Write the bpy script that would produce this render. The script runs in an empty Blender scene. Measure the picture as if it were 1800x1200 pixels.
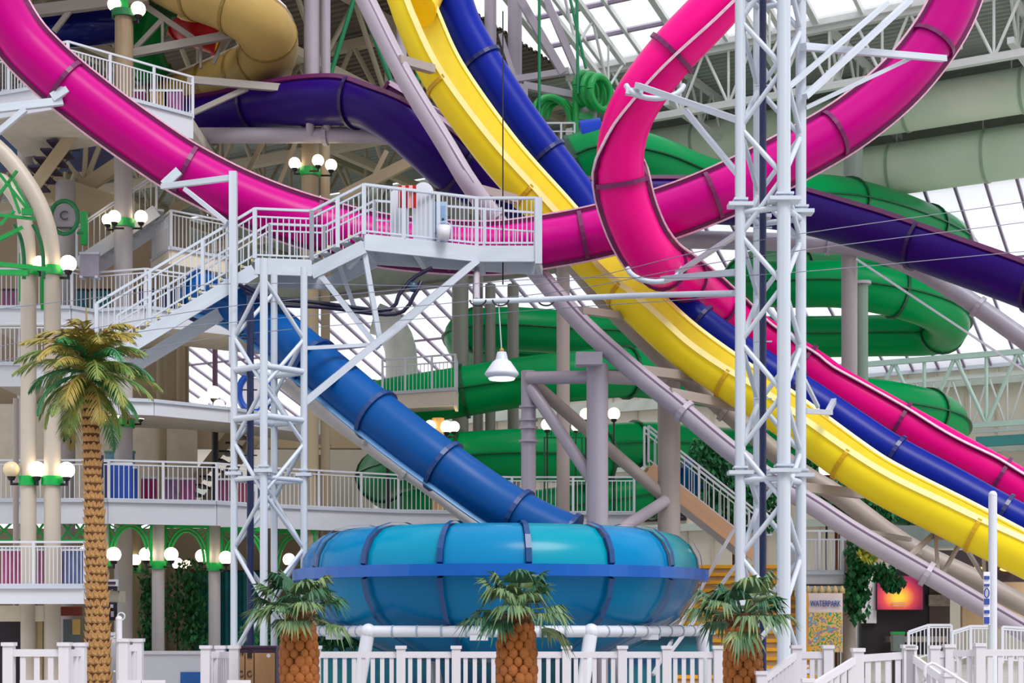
import bpy, math, random
from mathutils import Vector, Matrix
random.seed(7)
SC = bpy.context.scene
COL = SC.collection
V = Vector
# ------------------------------------------------------------------ camera
F, HOR, EYE = 2800.0, 1100.0, 1.7          # focal length in pixels of an 1800 x 1200 frame, eye line, eye height
cam_d = bpy.data.cameras.new('camera'); cam = bpy.data.objects.new('camera', cam_d); COL.objects.link(cam)
cam_d.sensor_width = 36; cam_d.lens = 36*F/1800; cam_d.shift_y = (HOR-600)/1800
cam_d.clip_end = 500
cam.location = (0, 0, EYE); cam.rotation_euler = (math.pi/2, 0, 0)
SC.camera = cam
# ------------------------------------------------------------------ world, sun, exposure
W = bpy.data.worlds.new('overcast_sky'); SC.world = W; W.use_nodes = True
wn = W.node_tree.nodes; wn['Background'].inputs[0].default_value = (0.93, 0.95, 1.0, 1); wn['Background'].inputs[1].default_value = 1.2
sd = bpy.data.lights.new('sun', 'SUN'); sd.energy = 2.7; sd.angle = math.radians(25); sd.color = (1, .97, .93)
sun = bpy.data.objects.new('sun', sd); COL.objects.link(sun); sun.rotation_euler = (math.radians(34), math.radians(14), math.radians(10))
SC.view_settings.view_transform = 'Standard'; SC.view_settings.look = 'None'
SC.view_settings.exposure = 0.0; SC.view_settings.gamma = 1; SC.view_settings.use_curve_mapping = False
try:
    SC.cycles.use_denoising = True; SC.cycles.max_bounces = 8; SC.cycles.transparent_max_bounces = 16
except Exception: pass
# ------------------------------------------------------------------ helpers
UP = V((0, 0, 1))
def P(x, y, d): return V(((x-900)*d/F, d, EYE+(HOR-y)*d/F))
def G(x, d, z=0): return V(((x-900)*d/F, d, z))
def px(n, d): return n*d/F
def lin(h):
    h = h.lstrip('#'); c = [int(h[i:i+2], 16)/255 for i in (0, 2, 4)]
    return tuple(((x/12.92) if x <= .04045 else ((x+.055)/1.055)**2.4) for x in c)
MATS = {}
def M(name, col, rough=.5, var=.06, scale=3.0, bump=0.0, coat=0.0, metal=0.0, emit=0.0, col2=None, bscale=None, trans=0.0):
    if name in MATS: return MATS[name]
    m = bpy.data.materials.new(name); m.use_nodes = True; nt = m.node_tree; b = nt.nodes['Principled BSDF']
    c = lin(col); c2 = lin(col2) if col2 else tuple(max(0, x*(1-2.2*var)) for x in c)
    tc = nt.nodes.new('ShaderNodeTexCoord'); nz = nt.nodes.new('ShaderNodeTexNoise')
    nz.inputs['Scale'].default_value = scale; nz.inputs['Detail'].default_value = 5
    nt.links.new(tc.outputs['Object'], nz.inputs['Vector'])
    mx = nt.nodes.new('ShaderNodeValToRGB'); mx.color_ramp.elements[0].position = .32; mx.color_ramp.elements[1].position = .68
    mx.color_ramp.elements[0].color = (*c2, 1); mx.color_ramp.elements[1].color = (*c, 1)
    nt.links.new(nz.outputs['Fac'], mx.inputs['Fac']); nt.links.new(mx.outputs['Color'], b.inputs['Base Color'])
    b.inputs['Roughness'].default_value = rough; b.inputs['Metallic'].default_value = metal
    if coat is not None and coat > 0: b.inputs['Specular IOR Level'].default_value = .16
    if False: b.inputs['Coat Weight'].default_value = coat; b.inputs['Coat Roughness'].default_value = .12
    if emit:
        b.inputs['Emission Color'].default_value = (*c, 1); b.inputs['Emission Strength'].default_value = emit
    if trans:
        b.inputs['Subsurface Weight'].default_value = trans; b.inputs['Subsurface Radius'].default_value = (.3, .3, .3)
    if bump:
        n2 = nt.nodes.new('ShaderNodeTexNoise'); n2.inputs['Scale'].default_value = bscale or scale*8; n2.inputs['Detail'].default_value = 4
        nt.links.new(tc.outputs['Object'], n2.inputs['Vector'])
        bp = nt.nodes.new('ShaderNodeBump'); bp.inputs['Strength'].default_value = bump; bp.inputs['Distance'].default_value = .02
        nt.links.new(n2.outputs['Fac'], bp.inputs['Height']); nt.links.new(bp.outputs['Normal'], b.inputs['Normal'])
    MATS[name] = m; return m
def shell(name, col, fac=.4, **k):
    """thin translucent fibreglass: light passes through the tube wall"""
    m = M(name, col, **k); nt = m.node_tree; b = nt.nodes['Principled BSDF']; o = [n for n in nt.nodes if n.type == 'OUTPUT_MATERIAL'][0]
    t = nt.nodes.new('ShaderNodeBsdfTranslucent'); mx = nt.nodes.new('ShaderNodeMixShader'); mx.inputs[0].default_value = fac
    nt.links.new(b.inputs['Base Color'].links[0].from_socket, t.inputs[0])
    nt.links.new(b.outputs[0], mx.inputs[1]); nt.links.new(t.outputs[0], mx.inputs[2]); nt.links.new(mx.outputs[0], o.inputs[0]); return m
def glass_mat(name, tint, white=.25):
    m = bpy.data.materials.new(name); m.use_nodes = True; nt = m.node_tree; nt.nodes.clear()
    o = nt.nodes.new('ShaderNodeOutputMaterial'); t = nt.nodes.new('ShaderNodeBsdfTransparent'); g = nt.nodes.new('ShaderNodeBsdfGlossy')
    t.inputs[0].default_value = (*tint, 1); g.inputs['Roughness'].default_value = .05
    d = nt.nodes.new('ShaderNodeBsdfTranslucent'); d.inputs[0].default_value = (.95, .95, 1, 1)
    m1 = nt.nodes.new('ShaderNodeMixShader'); m1.inputs[0].default_value = white; m2 = nt.nodes.new('ShaderNodeMixShader'); m2.inputs[0].default_value = .06
    nt.links.new(t.outputs[0], m1.inputs[1]); nt.links.new(d.outputs[0], m1.inputs[2])
    nt.links.new(m1.outputs[0], m2.inputs[1]); nt.links.new(g.outputs[0], m2.inputs[2]); nt.links.new(m2.outputs[0], o.inputs[0])
    MATS[name] = m; return m

class MB:
    def __init__(s): s.v = []; s.f = []; s.sm = []
    def add(s, vs, fs, smooth=False):
        o = len(s.v); s.v += [tuple(x) for x in vs]; s.f += [tuple(i+o for i in q) for q in fs]; s.sm += [smooth]*len(fs); return s
    def box(s, c, size, ax=None):
        ax = ax or (V((1, 0, 0)), V((0, 1, 0)), UP); c = V(c)
        h = [ax[i]*(size[i]/2) for i in range(3)]
        vs = [c+h[0]*a+h[1]*b+h[2]*d for a in (-1, 1) for b in (-1, 1) for d in (-1, 1)]
        return s.add(vs, [(0, 1, 3, 2), (4, 6, 7, 5), (0, 4, 5, 1), (2, 3, 7, 6), (0, 2, 6, 4), (1, 5, 7, 3)])
    def bar(s, a, b, w, h=None, up=UP):
        a = V(a); b = V(b); h = h or w; t = b-a; L = t.length
        if L < 1e-6: return s
        t /= L; sd_ = t.cross(up)
        if sd_.length < 1e-4: sd_ = t.cross(V((1, 0, 0)))
        sd_.normalize(); u = sd_.cross(t)
        return s.box((a+b)/2, (L, w, h), (t, sd_, u))
    def cyl(s, a, b, r, r2=None, n=10, cap=True):
        a = V(a); b = V(b); r2 = r if r2 is None else r2; t = (b-a).normalized()
        x = t.cross(UP); x = t.cross(V((1, 0, 0))) if x.length < 1e-3 else x
        x.normalize(); y = t.cross(x)
        A = [a+(x*math.cos(2*math.pi*i/n)+y*math.sin(2*math.pi*i/n))*r for i in range(n)]
        B = [b+(x*math.cos(2*math.pi*i/n)+y*math.sin(2*math.pi*i/n))*r2 for i in range(n)]
        s.add(A+B, [(i, n+i, n+(i+1) % n, (i+1) % n) for i in range(n)], True)
        if cap: s.add(A, [tuple(range(n))]); s.add(B, [tuple(reversed(range(n)))])
        return s
    def sweep(s, path, fr, prof, closed=True, caps=True, smooth=True):
        n = len(prof); vs = []
        for p, (t, sdv, u) in zip(path, fr): vs += [p+sdv*q[0]+u*q[1] for q in prof]
        m = n if closed else n-1
        fs = [(i*n+j, i*n+(j+1) % n, (i+1)*n+(j+1) % n, (i+1)*n+j) for i in range(len(path)-1) for j in range(m)]
        s.add(vs, fs, smooth)
        if caps and closed:
            s.add(vs[:n], [tuple(reversed(range(n)))]); s.add(vs[-n:], [tuple(range(n))])
        return s
    def lathe(s, c, prof, n=16, a0=0.0, a1=2*math.pi, smooth=True, closed_prof=False):
        full = abs(a1-a0-2*math.pi) < 1e-6; k = n if full else n+1; m = len(prof); vs = []
        for i in range(k):
            a = a0+(a1-a0)*i/n
            vs += [V((c[0]+r*math.cos(a), c[1]+r*math.sin(a), c[2]+z)) for r, z in prof]
        mm = m if closed_prof else m-1
        fs = [(i*m+j, ((i+1) % k)*m+j, ((i+1) % k)*m+(j+1) % m, i*m+(j+1) % m) for i in range(n) for j in range(mm)]
        return s.add(vs, fs, smooth)
    def ball(s, c, r, n=12, m=8, sc=(1, 1, 1)):
        vs = []; fs = []
        for i in range(m+1):
            p = math.pi*i/m
            for j in range(n):
                a = 2*math.pi*j/n
                vs.append(V((c[0]+r*sc[0]*math.sin(p)*math.cos(a), c[1]+r*sc[1]*math.sin(p)*math.sin(a), c[2]+r*sc[2]*math.cos(p))))
        for i in range(m):
            for j in range(n): fs.append((i*n+j, (i+1)*n+j, (i+1)*n+(j+1) % n, i*n+(j+1) % n))
        return s.add(vs, fs, True)
    def mesh(s, name, mat, base=V((0, 0, 0))):
        me = bpy.data.meshes.new(name)
        me.from_pydata([(x-base[0], y-base[1], z-base[2]) for x, y, z in s.v], [], s.f)
        me.polygons.foreach_set('use_smooth', s.sm); me.update()
        if mat: me.materials.append(mat)
        return me
UNIT = {}
def unit(kind, mat, n=10):
    k = (kind, mat.name, n)
    if k not in UNIT:
        b = MB()
        if kind == 'box': b.box((0, 0, .5), (1, 1, 1))
        elif kind == 'ball': b.ball((0, 0, 0), 1, 14, 9)
        else: b.cyl((0, 0, 0), (0, 0, 1), 1, n=n)
        UNIT[k] = b.mesh(kind, mat)
    return UNIT[k]
def basis(a, b, w, h, up=UP):
    t = b-a; L = t.length; t = t/L; x = up.cross(t)
    if x.length < 1e-4: x = V((0, 1, 0)).cross(t)
    x.normalize(); y = t.cross(x)
    m = Matrix.Identity(4)
    for i in range(3):
        m[i][0] = x[i]*w; m[i][1] = y[i]*h; m[i][2] = t[i]*L; m[i][3] = a[i]
    return m
class T:
    """a thing: an Empty at its base that parents its parts"""
    def __init__(s, name, label, cat, base, group=None, kind=None):
        s.e = bpy.data.objects.new(name, None); s.e.empty_display_size = .2; COL.objects.link(s.e); s.b = V(base); s.e.location = s.b
        s.e['label'] = label; s.e['category'] = cat
        if group: s.e['group'] = group
        if kind: s.e['kind'] = kind
    def part(s, name, mb, mat, parent=None, label=None, kind=None):
        o = bpy.data.objects.new(name, mb.mesh(name, mat, s.b)); COL.objects.link(o); o.parent = parent or s.e
        if label: o['label'] = label
        if kind: o['kind'] = kind
        return o
    def put(s, name, me, mtx, parent=None):
        o = bpy.data.objects.new(name, me); COL.objects.link(o); o.parent = parent or s.e
        m = mtx.copy(); m.translation = m.translation-s.b; o.matrix_local = m
        return o
    def rod(s, name, a, b, r, mat, parent=None, n=10): return s.put(name, unit('cyl', mat, n), basis(V(a), V(b), r, r), parent)
    def beam(s, name, a, b, w, h, mat, parent=None, up=UP): return s.put(name, unit('box', mat), basis(V(a), V(b), w, h, up), parent)
    def box(s, name, c, size, mat, parent=None):
        c = V(c); return s.beam(name, c-V((0, 0, size[2]/2)), c+V((0, 0, size[2]/2)), size[1], size[0], mat, parent) if False else s.put(name, unit('box', mat), Matrix.Translation(c-V((0, 0, size[2]/2))) @ Matrix.Diagonal((*size, 1)), parent)
    def ball(s, name, c, r, mat, parent=None): return s.put(name, unit('ball', mat), Matrix.Translation(V(c)) @ Matrix.Diagonal((r, r, r, 1)), parent)
def solo(name, mb, mat, label, cat, base, group=None, kind=None):
    o = bpy.data.objects.new(name, mb.mesh(name, mat, V(base))); COL.objects.link(o); o.location = base
    o['label'] = label; o['category'] = cat
    if group: o['group'] = group
    if kind: o['kind'] = kind
    return o
def struct(name, mb, mat, label=None, parent=None):
    o = bpy.data.objects.new(name, mb.mesh(name, mat)); COL.objects.link(o)
    if parent: o.parent = parent
    else:
        o['kind'] = 'structure'
        if label: o['label'] = label; o['category'] = name.split('_')[0]
    return o
def spline(pts, step=.25):
    pts = [V(p) for p in pts]; q = [pts[0]*2-pts[1]]+pts+[pts[-1]*2-pts[-2]]; out = []
    for i in range(1, len(q)-2):
        p0, p1, p2, p3 = q[i-1:i+3]; n = 16
        for k in range(n):
            t = k/n
            out.append(.5*((2*p1)+(p2-p0)*t+(2*p0-5*p1+4*p2-p3)*t*t+(3*p1-p0-3*p2+p3)*t**3))
    out.append(q[-2]); res = [out[0]]; acc = 0
    L = sum((b-a).length for a, b in zip(out, out[1:])); n = max(2, round(L/step)); st = L/n; tgt = st
    for a, b in zip(out, out[1:]):
        d = (b-a).length
        while acc+d >= tgt-1e-9 and len(res) < n:
            res.append(a.lerp(b, (tgt-acc)/d)); tgt += st
        acc += d
    res.append(out[-1]); return res
def frames(path, up=UP):
    fr = []
    for i in range(len(path)):
        t = (path[min(i+1, len(path)-1)]-path[max(i-1, 0)]).normalized(); sdv = t.cross(up)
        if sdv.length < 1e-3: sdv = fr[-1][1].copy() if fr else V((1, 0, 0))
        sdv.normalize(); fr.append((t, sdv, sdv.cross(t)))
    return fr
def arc(r, a0, a1, n, rx=1.0): return [(r*rx*math.sin(a0+(a1-a0)*i/n), r*math.cos(a0+(a1-a0)*i/n)) for i in range(n+1)]
def slide(th, pts, r, mat, fmat, per=12, step=.25, open_=None, seams=(), smat=None, edge=None, n=22, lip=None, part='tube_section', fl=.07, rx=1.0, inner=None, roll=None):
    """sections between bolted flange rings; open_=(a0,a1): a flume whose shell spans those angles from straight up"""
    path = spline(pts, step); fr = frames(path); N = len(path)
    if roll:
        for i in range(N):
            a = math.radians(roll[0]+(roll[1]-roll[0])*i/(N-1)); t, s_, u = fr[i]; fr[i] = (t, s_*math.cos(a)-u*math.sin(a), u*math.cos(a)+s_*math.sin(a))
    if open_:
        o_ = arc(r, open_[0], open_[1], n, rx); i_ = arc(r-.05, open_[1], open_[0], n, rx); prof = o_+i_
    else: prof = arc(r, 0, 2*math.pi, n, rx)[:-1]
    cuts = list(range(0, N-1, per))
    if cuts and N-1-cuts[-1] < per/3 and len(cuts) > 1: cuts.pop()
    cuts.append(N-1)
    for a, b in zip(cuts, cuts[1:]):
        m = MB().sweep(path[a:b+1], fr[a:b+1], prof, True, bool(open_) and False)
        th.part(part, m, mat)
        if inner and open_:
            m = MB().sweep(path[a:b+1], fr[a:b+1], arc(r-.06, open_[0], open_[1], n, rx), False, False); th.part('channel_lining', m, inner)
    for c in cuts:
        p = path[c]; t, s_, u = fr[c]; w = .05
        if open_:
            ring = arc(r+fl, open_[0], open_[1], n, rx)+arc(r-.01, open_[1], open_[0], n, rx)
        else: ring = arc(r+fl, 0, 2*math.pi, n, rx)[:-1]
        th.part('flange', MB().sweep([p-t*w, p+t*w], [fr[c]]*2, ring, True, True, False), fmat)
    def strip(nm, ang, rad, hw, hh, mt):
        prof = []
        for da, dr in ((-hw, -hh), (hw, -hh), (hw, hh), (-hw, hh)):
            prof.append(((rad+dr)*rx*math.sin(ang)+da*math.cos(ang), (rad+dr)*math.cos(ang)-da*math.sin(ang)))
        th.part(nm, MB().sweep(path, fr, prof, True, True, False), mt)
    for ang in seams:
        strip('seam_flange', ang, r+.04, .02, .06, smat or fmat)
        if edge: strip('bolt_strip', ang, r+.115, .03, .018, edge)
    if lip and open_:
        for ang in open_: strip('rim_lip', ang, r, .07, .04, lip)
    return path, fr
def railing(th, pts, h, white, spacing=.115, post_every=1.4, parent=None, mids=(.92,), bw=.022, rw=.05, bottom=.08, posts=True, pw=.06, name='handrail'):
    """pts on the walking surface; handrail mesh with post and baluster children"""
    pts = [V(p) for p in pts]; m = MB()
    for a, b in zip(pts, pts[1:]):
        m.bar(a+UP*h, b+UP*h, rw, rw)
        for k in mids: m.bar(a+UP*h*k, b+UP*h*k, rw*.7, rw*.7)
        m.bar(a+UP*bottom, b+UP*bottom, rw*.7, rw*.7)
    hr = th.part(name, m, white, parent)
    ub = unit('box', white)
    for a, b in zip(pts, pts[1:]):
        L = V((b.x-a.x, b.y-a.y, 0)).length; n = max(1, round(L/spacing)); pe = max(1, round(L/post_every))
        pk = set(round(n*i/pe) for i in range(pe+1))
        for i in range(n+1):
            p = a.lerp(b, i/n); top = h*min(mids) if mids else h
            if i in pk and posts:
                if i == n and b is not pts[-1]: continue
                th.put('post', ub, Matrix.Translation(p) @ Matrix.Diagonal((pw, pw, h, 1)), hr)
            else:
                th.put('baluster', ub, Matrix.Translation(p+UP*bottom) @ Matrix.Diagonal((bw, bw, top-bottom, 1)), hr)
    return hr
def deck(th, front, depth, thick, mat, name='deck', back=None):
    """walkway slab: polyline of front edge points at floor height, going depth metres back"""
    m = MB(); n = len(front); f = [V(p) for p in front]; bk = [V(q) for q in back] if back else [p+V((0, depth, 0)) for p in f]
    vs = [p for p in f]+[p for p in bk]+[p-UP*thick for p in f]+[p-UP*thick for p in bk]; fs = []
    for i in range(n-1):
        fs += [(i, i+1, n+i+1, n+i), (2*n+i, 3*n+i, 3*n+i+1, 2*n+i+1), (i, 2*n+i, 2*n+i+1, i+1), (n+i, n+i+1, 3*n+i+1, 3*n+i)]
    fs += [(0, n, 3*n, 2*n), (n-1, 3*n-1, 4*n-1, 2*n-1)]
    # fix the last cap winding is unimportant for a closed slab
    m.add(vs, fs); return th.part(name, m, mat)
def text_mesh(txt, size, depth=.01):
    c = bpy.data.curves.new('lettering', 'FONT'); c.body = txt; c.size = size; c.extrude = depth; c.align_x = 'CENTER'; c.align_y = 'CENTER'
    o = bpy.data.objects.new('lettering', c); COL.objects.link(o); bpy.context.view_layer.update()
    me = bpy.data.meshes.new_from_object(o); COL.objects.unlink(o); bpy.data.objects.remove(o); return me
def lettering(th, txt, c, size, mat, parent=None, rz=0, name='lettering', sx=1.0):
    me = text_mesh(txt, size); me.materials.clear(); me.materials.append(mat)
    return th.put(name, me, Matrix.Translation(V(c)) @ Matrix.Rotation(rz, 4, 'Z') @ Matrix.Rotation(math.pi/2, 4, 'X') @ Matrix.Diagonal((sx, 1, 1, 1)), parent)
# ------------------------------------------------------------------ materials
white = M('white_paint', '#D2D6E2', .4, .03, 1.5)
steel = M('white_galvanised_steel', '#C3CCDA', .38, .05, 2.0)
fence_w = M('white_vinyl', '#D8D6E0', .35, .03, 1.2)
lilac = M('lilac_grey_pipe', '#AFA6B4', .42, .05, 1.0)
tan = M('tan_pipe', '#A79C98', .5, .06, 1.0)
colm = M('grey_column_paint', '#AEA9AC', .5, .05, .8)
colt = M('tan_column_paint', '#A8987C', .55, .06, .8)
beam_tan = M('tan_beam_paint', '#B7A587', .55, .06, .8)
navy = M('navy_pipe', '#1F2A55', .4, .05)
pinkm = shell('magenta_fibreglass', '#D20090', .2, rough=.3, var=.04, scale=.5, coat=.2)
pinkf = M('dark_magenta_flange', '#6E0A55', .4, .05)
pinkb = shell('hot_pink_fibreglass', '#FF0A94', .2, rough=.3, var=.03, scale=.5, coat=.2)
boltw = M('pale_pink_bolt_strip', '#F0C6DA', .5, .1, 9.0)
yellow = M('yellow_fibreglass', '#FFE52A', .33, .04, .5, coat=.2)
yellowf = M('yellow_flange', '#D3A60C', .4, .05)
yelli = M('pale_yellow_lip', '#FFF2A0', .35, .03)
blue = M('royal_blue_fibreglass', '#001E98', .33, .1, .4, coat=.2)
bluef = M('dark_blue_flange', '#071A66', .35, .05)
teal = M('feeder_blue_fibreglass', '#03509A', .33, .08, .4, coat=.2)
tealf = M('navy_flange', '#0A3A78', .35, .05)
purple = M('purple_fibreglass', '#2A0870', .33, .1, .4, coat=.2)
purpf = M('dark_purple_flange', '#210A4C', .35, .05)
purpr = M('plum_rim', '#5A1450', .35, .06)
green = shell('green_fibreglass', '#00AA5C', .2, rough=.3, var=.06, scale=.3, coat=.2)
greenf = M('dark_green_flange', '#04552F', .35, .05)
greenp = M('green_paint', '#0AA54A', .35, .06)
greend = M('deep_green_paint', '#08733F', .4, .06)
beige = M('beige_fibreglass', '#B79A5C', .35, .08, .5, coat=.25)
beigef = M('ochre_flange', '#8E7434', .45, .05)
creamw = M('cream_lining', '#EDE2DA', .35, .03)
redm = M('red_fibreglass', '#B81E24', .3, .08, coat=.4)
bowlA = M('bowl_aqua', '#0090C0', .22, .07, .5, coat=.5)
bowlB = M('bowl_blue', '#0A86C8', .22, .07, .5, coat=.5)
rim_b = M('cobalt_rim', '#0058B4', .3, .05)
rib_b = M('bowl_navy_rib', '#04407C', .35, .05)
lampm = M('glowing_globe', '#FFEBC4', .3, 0, emit=4.0)
lampo = M('unlit_globe', '#E2CFAA', .3, .03)
blackm = M('black_iron', '#1A1620', .45, .05)
cream = M('cream_wall_paint', '#E4DACB', .6, .05, .4)
palegreen = M('pale_green_wall', '#C9D2C6', .6, .06, .4)
deckm = M('dark_roof_deck', '#A4ACA6', .6, .1, .6)
truss_w = M('roof_truss_white', '#D8DCDA', .5, .05)
truss_t = M('roof_truss_tan', '#B5AA92', .55, .06)
truss_g = M('pale_green_truss', '#BCD8CE', .5, .05)
mull = M('plum_grey_mullion', '#8A7A94', .45, .05)
glassm = glass_mat('skylight_glass', (.97, .97, 1), .35)
# ================================================================== the hall
g = MB(); g.box((0, 45, -.15), (160, 150, .3)); struct('floor', g, M('pale_concrete', '#C9C4BE', .7, .08, .4, .2))
struct('wall_light_block', MB().box((0, -14, 11), (120, .4, 22)), M('light_block_tan', '#A59D92', .8))  # unseen wall behind the camera, added to cut the frontal light
HA = V((math.cos(math.radians(30)), -math.sin(math.radians(30)), 0)); HN = V((-.5, -.866, 0)); HO = V((13.7, 62, 0))
def H(u, s, z): return HO+HA*u+HN*s+UP*z
U0, U1 = -46, 17
# back wall below the glazing, with vertical panel seams
def slab(a, b, c, d, th_, n_):
    m = MB(); q = [a, b, c, d]; o = n_*th_
    m.add(q+[p+o for p in q], [(0, 1, 2, 3), (7, 6, 5, 4), (0, 4, 5, 1), (1, 5, 6, 2), (2, 6, 7, 3), (3, 7, 4, 0)]); return m
SW, ZW = -11.0, 13.2
wb = struct('wall_back', slab(H(U0, SW, 0), H(U1+6, SW, 0), H(U1+6, SW, ZW), H(U0, SW, ZW), .3, -HN), cream)
seam = unit('box', M('wall_seam', '#CFC4B2', .6))
for i in range(0, 46):
    u = U0+4+i*1.35
    o = bpy.data.objects.new('wall_panel_batten', seam); COL.objects.link(o); o.parent = wb
    o.matrix_local = basis(H(u, SW+.04, 0), H(u, SW+.04, ZW), .08, .07, HN)
for k, (z, hh) in enumerate(((6.5, .35), (9.5, .3), (12.6, .5))):
    struct('wall_girt', MB().bar(H(U0, SW+.15, z), H(U1+6, SW+.15, z), .3, hh), palegreen, parent=wb)
# curved glazing: ribs, purlins and panes
NB = 4
def gp(u, k):
    t = k/NB; zt = 17.2 if u < -9 else 18.5
    s = SW*(1-math.cos(t*math.pi/2))*.55+SW*t*.45; z = zt+(ZW-zt)*(t*.55+.45*(1-math.cos(t*math.pi/2)))
    return H(u, s, z)
win = struct('window_1', MB().bar(gp(U0, NB)+UP*.15, gp(-9.001, NB)+UP*.15, .3, .3).bar(gp(-9, NB)+UP*.15, gp(U1+6, NB)+UP*.15, .3, .5), white)
nu = int((U1+6-U0)/1.15); us = [U0+i*1.15 for i in range(nu+1)]
for i, u in enumerate(us):
    m = MB()
    for k in range(NB): m.bar(gp(u, k), gp(u, k+1), .09, .16, HN)
    struct('rib', m, mull, parent=win)
for k in (0, 2):
    m = MB().bar(gp(U0, k), gp(-9.1, k), .12, .1).bar(gp(-8.9, k), gp(U1+6, k), .12, .1)
    struct('purlin', m, mull, parent=win)
for i in range(nu):
    for a, b in ((0, 2), (2, 4)):
        m = MB(); q = []
        for k in range(a, b+1): q += [gp(us[i]+.04, k), gp(us[i+1]-.04, k)]
        m.add(q, [(2*j, 2*j+1, 2*j+3, 2*j+2) for j in range(b-a)]); struct('pane', m, glassm, parent=win)
# roof edge beam, fascia above it, flat corrugated deck
ZR = 22.0
m = MB().box((0, 0, 0), (0, 0, 0)) if False else slab(H(U0, .2, 17.0), H(-8.5, .2, 17.0), H(-8.5, .2, 18.9), H(U0, .2, 18.9), .5, -HN)
struct('trim_1', m, M('roof_edge_green_grey', '#AFB8AC', .55, .06))
m = MB().bar(H(U0, .3, 17.05), H(-8.5, .3, 17.05), .9, .12).bar(H(U0, .3, 18.9), H(-8.5, .3, 18.9), .9, .12); struct('trim_2', m, M('beam_flange_dark', '#6D7068', .6))
struct('wall_upper', slab(H(U0, -.2, 18.5), H(U1, -.2, 18.5), H(U1, -.2, ZR), H(U0, -.2, ZR), .3, -HN), M('upper_wall_sage', '#A8B0A4', .6, .08))
def corr(u0, u1, s0, s1, z, name, mat, pitch=.36, dp=.09):
    m = MB(); n = int((s1-s0)/pitch); prof = []
    for i in range(n):
        a = s0+i*pitch
        prof += [(a, 0), (a+pitch*.4, 0), (a+pitch*.5, dp), (a+pitch*.9, dp)]
    prof.append((s1, 0)); k = len(prof)
    vs = [H(u0, s, z+h) for s, h in prof]+[H(u1, s, z+h) for s, h in prof]
    m.add(vs, [(j, j+1, k+j+1, k+j) for j in range(k-1)])
    vs2 = [p+UP*.12 for p in vs]; m.add(vs2, [(j, k+j, k+j+1, j+1) for j in range(k-1)]); return struct(name, m, mat)
corr(U0, U1, 0, 8.5, ZR, 'ceiling', deckm)
deckbr = M('brown_roof_deck', '#6E6458', .65, .1, .6)
corr(U0, -8.5, 8.5, 40, ZR, 'ceiling_2', deckbr)
# rafters under the deck, one truss per grid line
def truss(name, label, a, b, depth, mat, n, r=.09, group=None, web=.055):
    th = T(name, label, 'truss', V((a.x, a.y, min(a.z, b.z)-depth)), group)
    th.beam('top_chord', a, b, r*1.6, r*1.6, mat); a2 = a-UP*depth; b2 = b-UP*depth; th.beam('bottom_chord', a2, b2, r*1.6, r*1.6, mat)
    for i in range(n):
        p0 = a.lerp(b, i/n); p1 = a.lerp(b, (i+.5)/n)-UP*depth; p2 = a.lerp(b, (i+1)/n)
        th.rod('web', p0, p1, web, mat, n=6); th.rod('web', p1, p2, web, mat, n=6)
        th.rod('web', p1+UP*depth, p1, web*.9, mat, n=6)
    return th
for i, u in enumerate((-4.5, 1.5, 7.5, 13.5)):
    truss('roof_truss', 'white steel roof truss crossing the dark corrugated ceiling above the big green ducts', H(u, .3, ZR-.12), H(u, 8.6, ZR-.12), 1.5, truss_w, 4, .13, 'white roof trusses over the ducts')
truss('roof_truss', 'long white steel truss along the lower edge of the skylight', H(-8.5, 8.6, ZR-.1), H(U1, 8.6, ZR-.1), 2.0, truss_w, 14, .15)
for i, u in enumerate((-11, -16, -22, -28, -34)):
    truss('roof_truss', 'tan steel roof truss under the brown corrugated ceiling', H(u, .4, ZR-.12), H(u, 33, ZR-.12), 2.6, truss_t, 9, .17, 'tan roof trusses under the brown ceiling', .085)
for s in (7, 16):
    truss('roof_truss', 'deep tan cross truss tying the brown ceiling trusses together', H(U0+6, s, ZR-.4), H(-9, s, ZR-.4), 3.4, truss_t, 8, .2, 'tan cross trusses', .09)
# skylight above the ducts
SK0, SK1 = 8.7, 27.0
def sk(u, s): return H(u, s, ZR+.1+(s-SK0)*.30)
sky_w = struct('window_2', MB().bar(sk(-8.5, SK0), sk(U1, SK0), .35, .3).bar(sk(-8.5, SK1), sk(U1, SK1), .35, .3), truss_w)
nsu, nss = 19, 12
for i in range(nsu+1):
    u = -8.5+(U1+13.5)*i/nsu
    struct('rafter', MB().bar(sk(u, SK0), sk(u, SK1), .12 if i % 3 else .22, .3), truss_w, parent=sky_w)
for j in range(1, nss):
    s = SK0+(SK1-SK0)*j/nss
    struct('purlin', MB().bar(sk(-8.5, s), sk(U1, s), .13, .16), mull, parent=sky_w)
for i in range(nsu):
    for j in range(nss):
        ua = -8.5+(U1+13.5)*i/nsu+.09; ub = -8.5+(U1+13.5)*(i+1)/nsu-.09; sa = SK0+(SK1-SK0)*j/nss+.06; sb = SK0+(SK1-SK0)*(j+1)/nss-.06
        m = MB(); m.add([sk(ua, sa), sk(ub, sa), sk(ub, sb), sk(ua, sb)], [(0, 1, 2, 3)]); struct('pane', m, glassm, parent=sky_w)
# lattice trusses that carry the skylight, in front of the panes
for i, u in enumerate((-6, 0, 6, 12)):
    truss('skylight_truss', 'white web truss rising under the skylight glass', sk(u, 9)-UP*.3, sk(u, 26)-UP*.3, 1.6, truss_w, 7, .11, 'web trusses below the skylight', .05)
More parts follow.
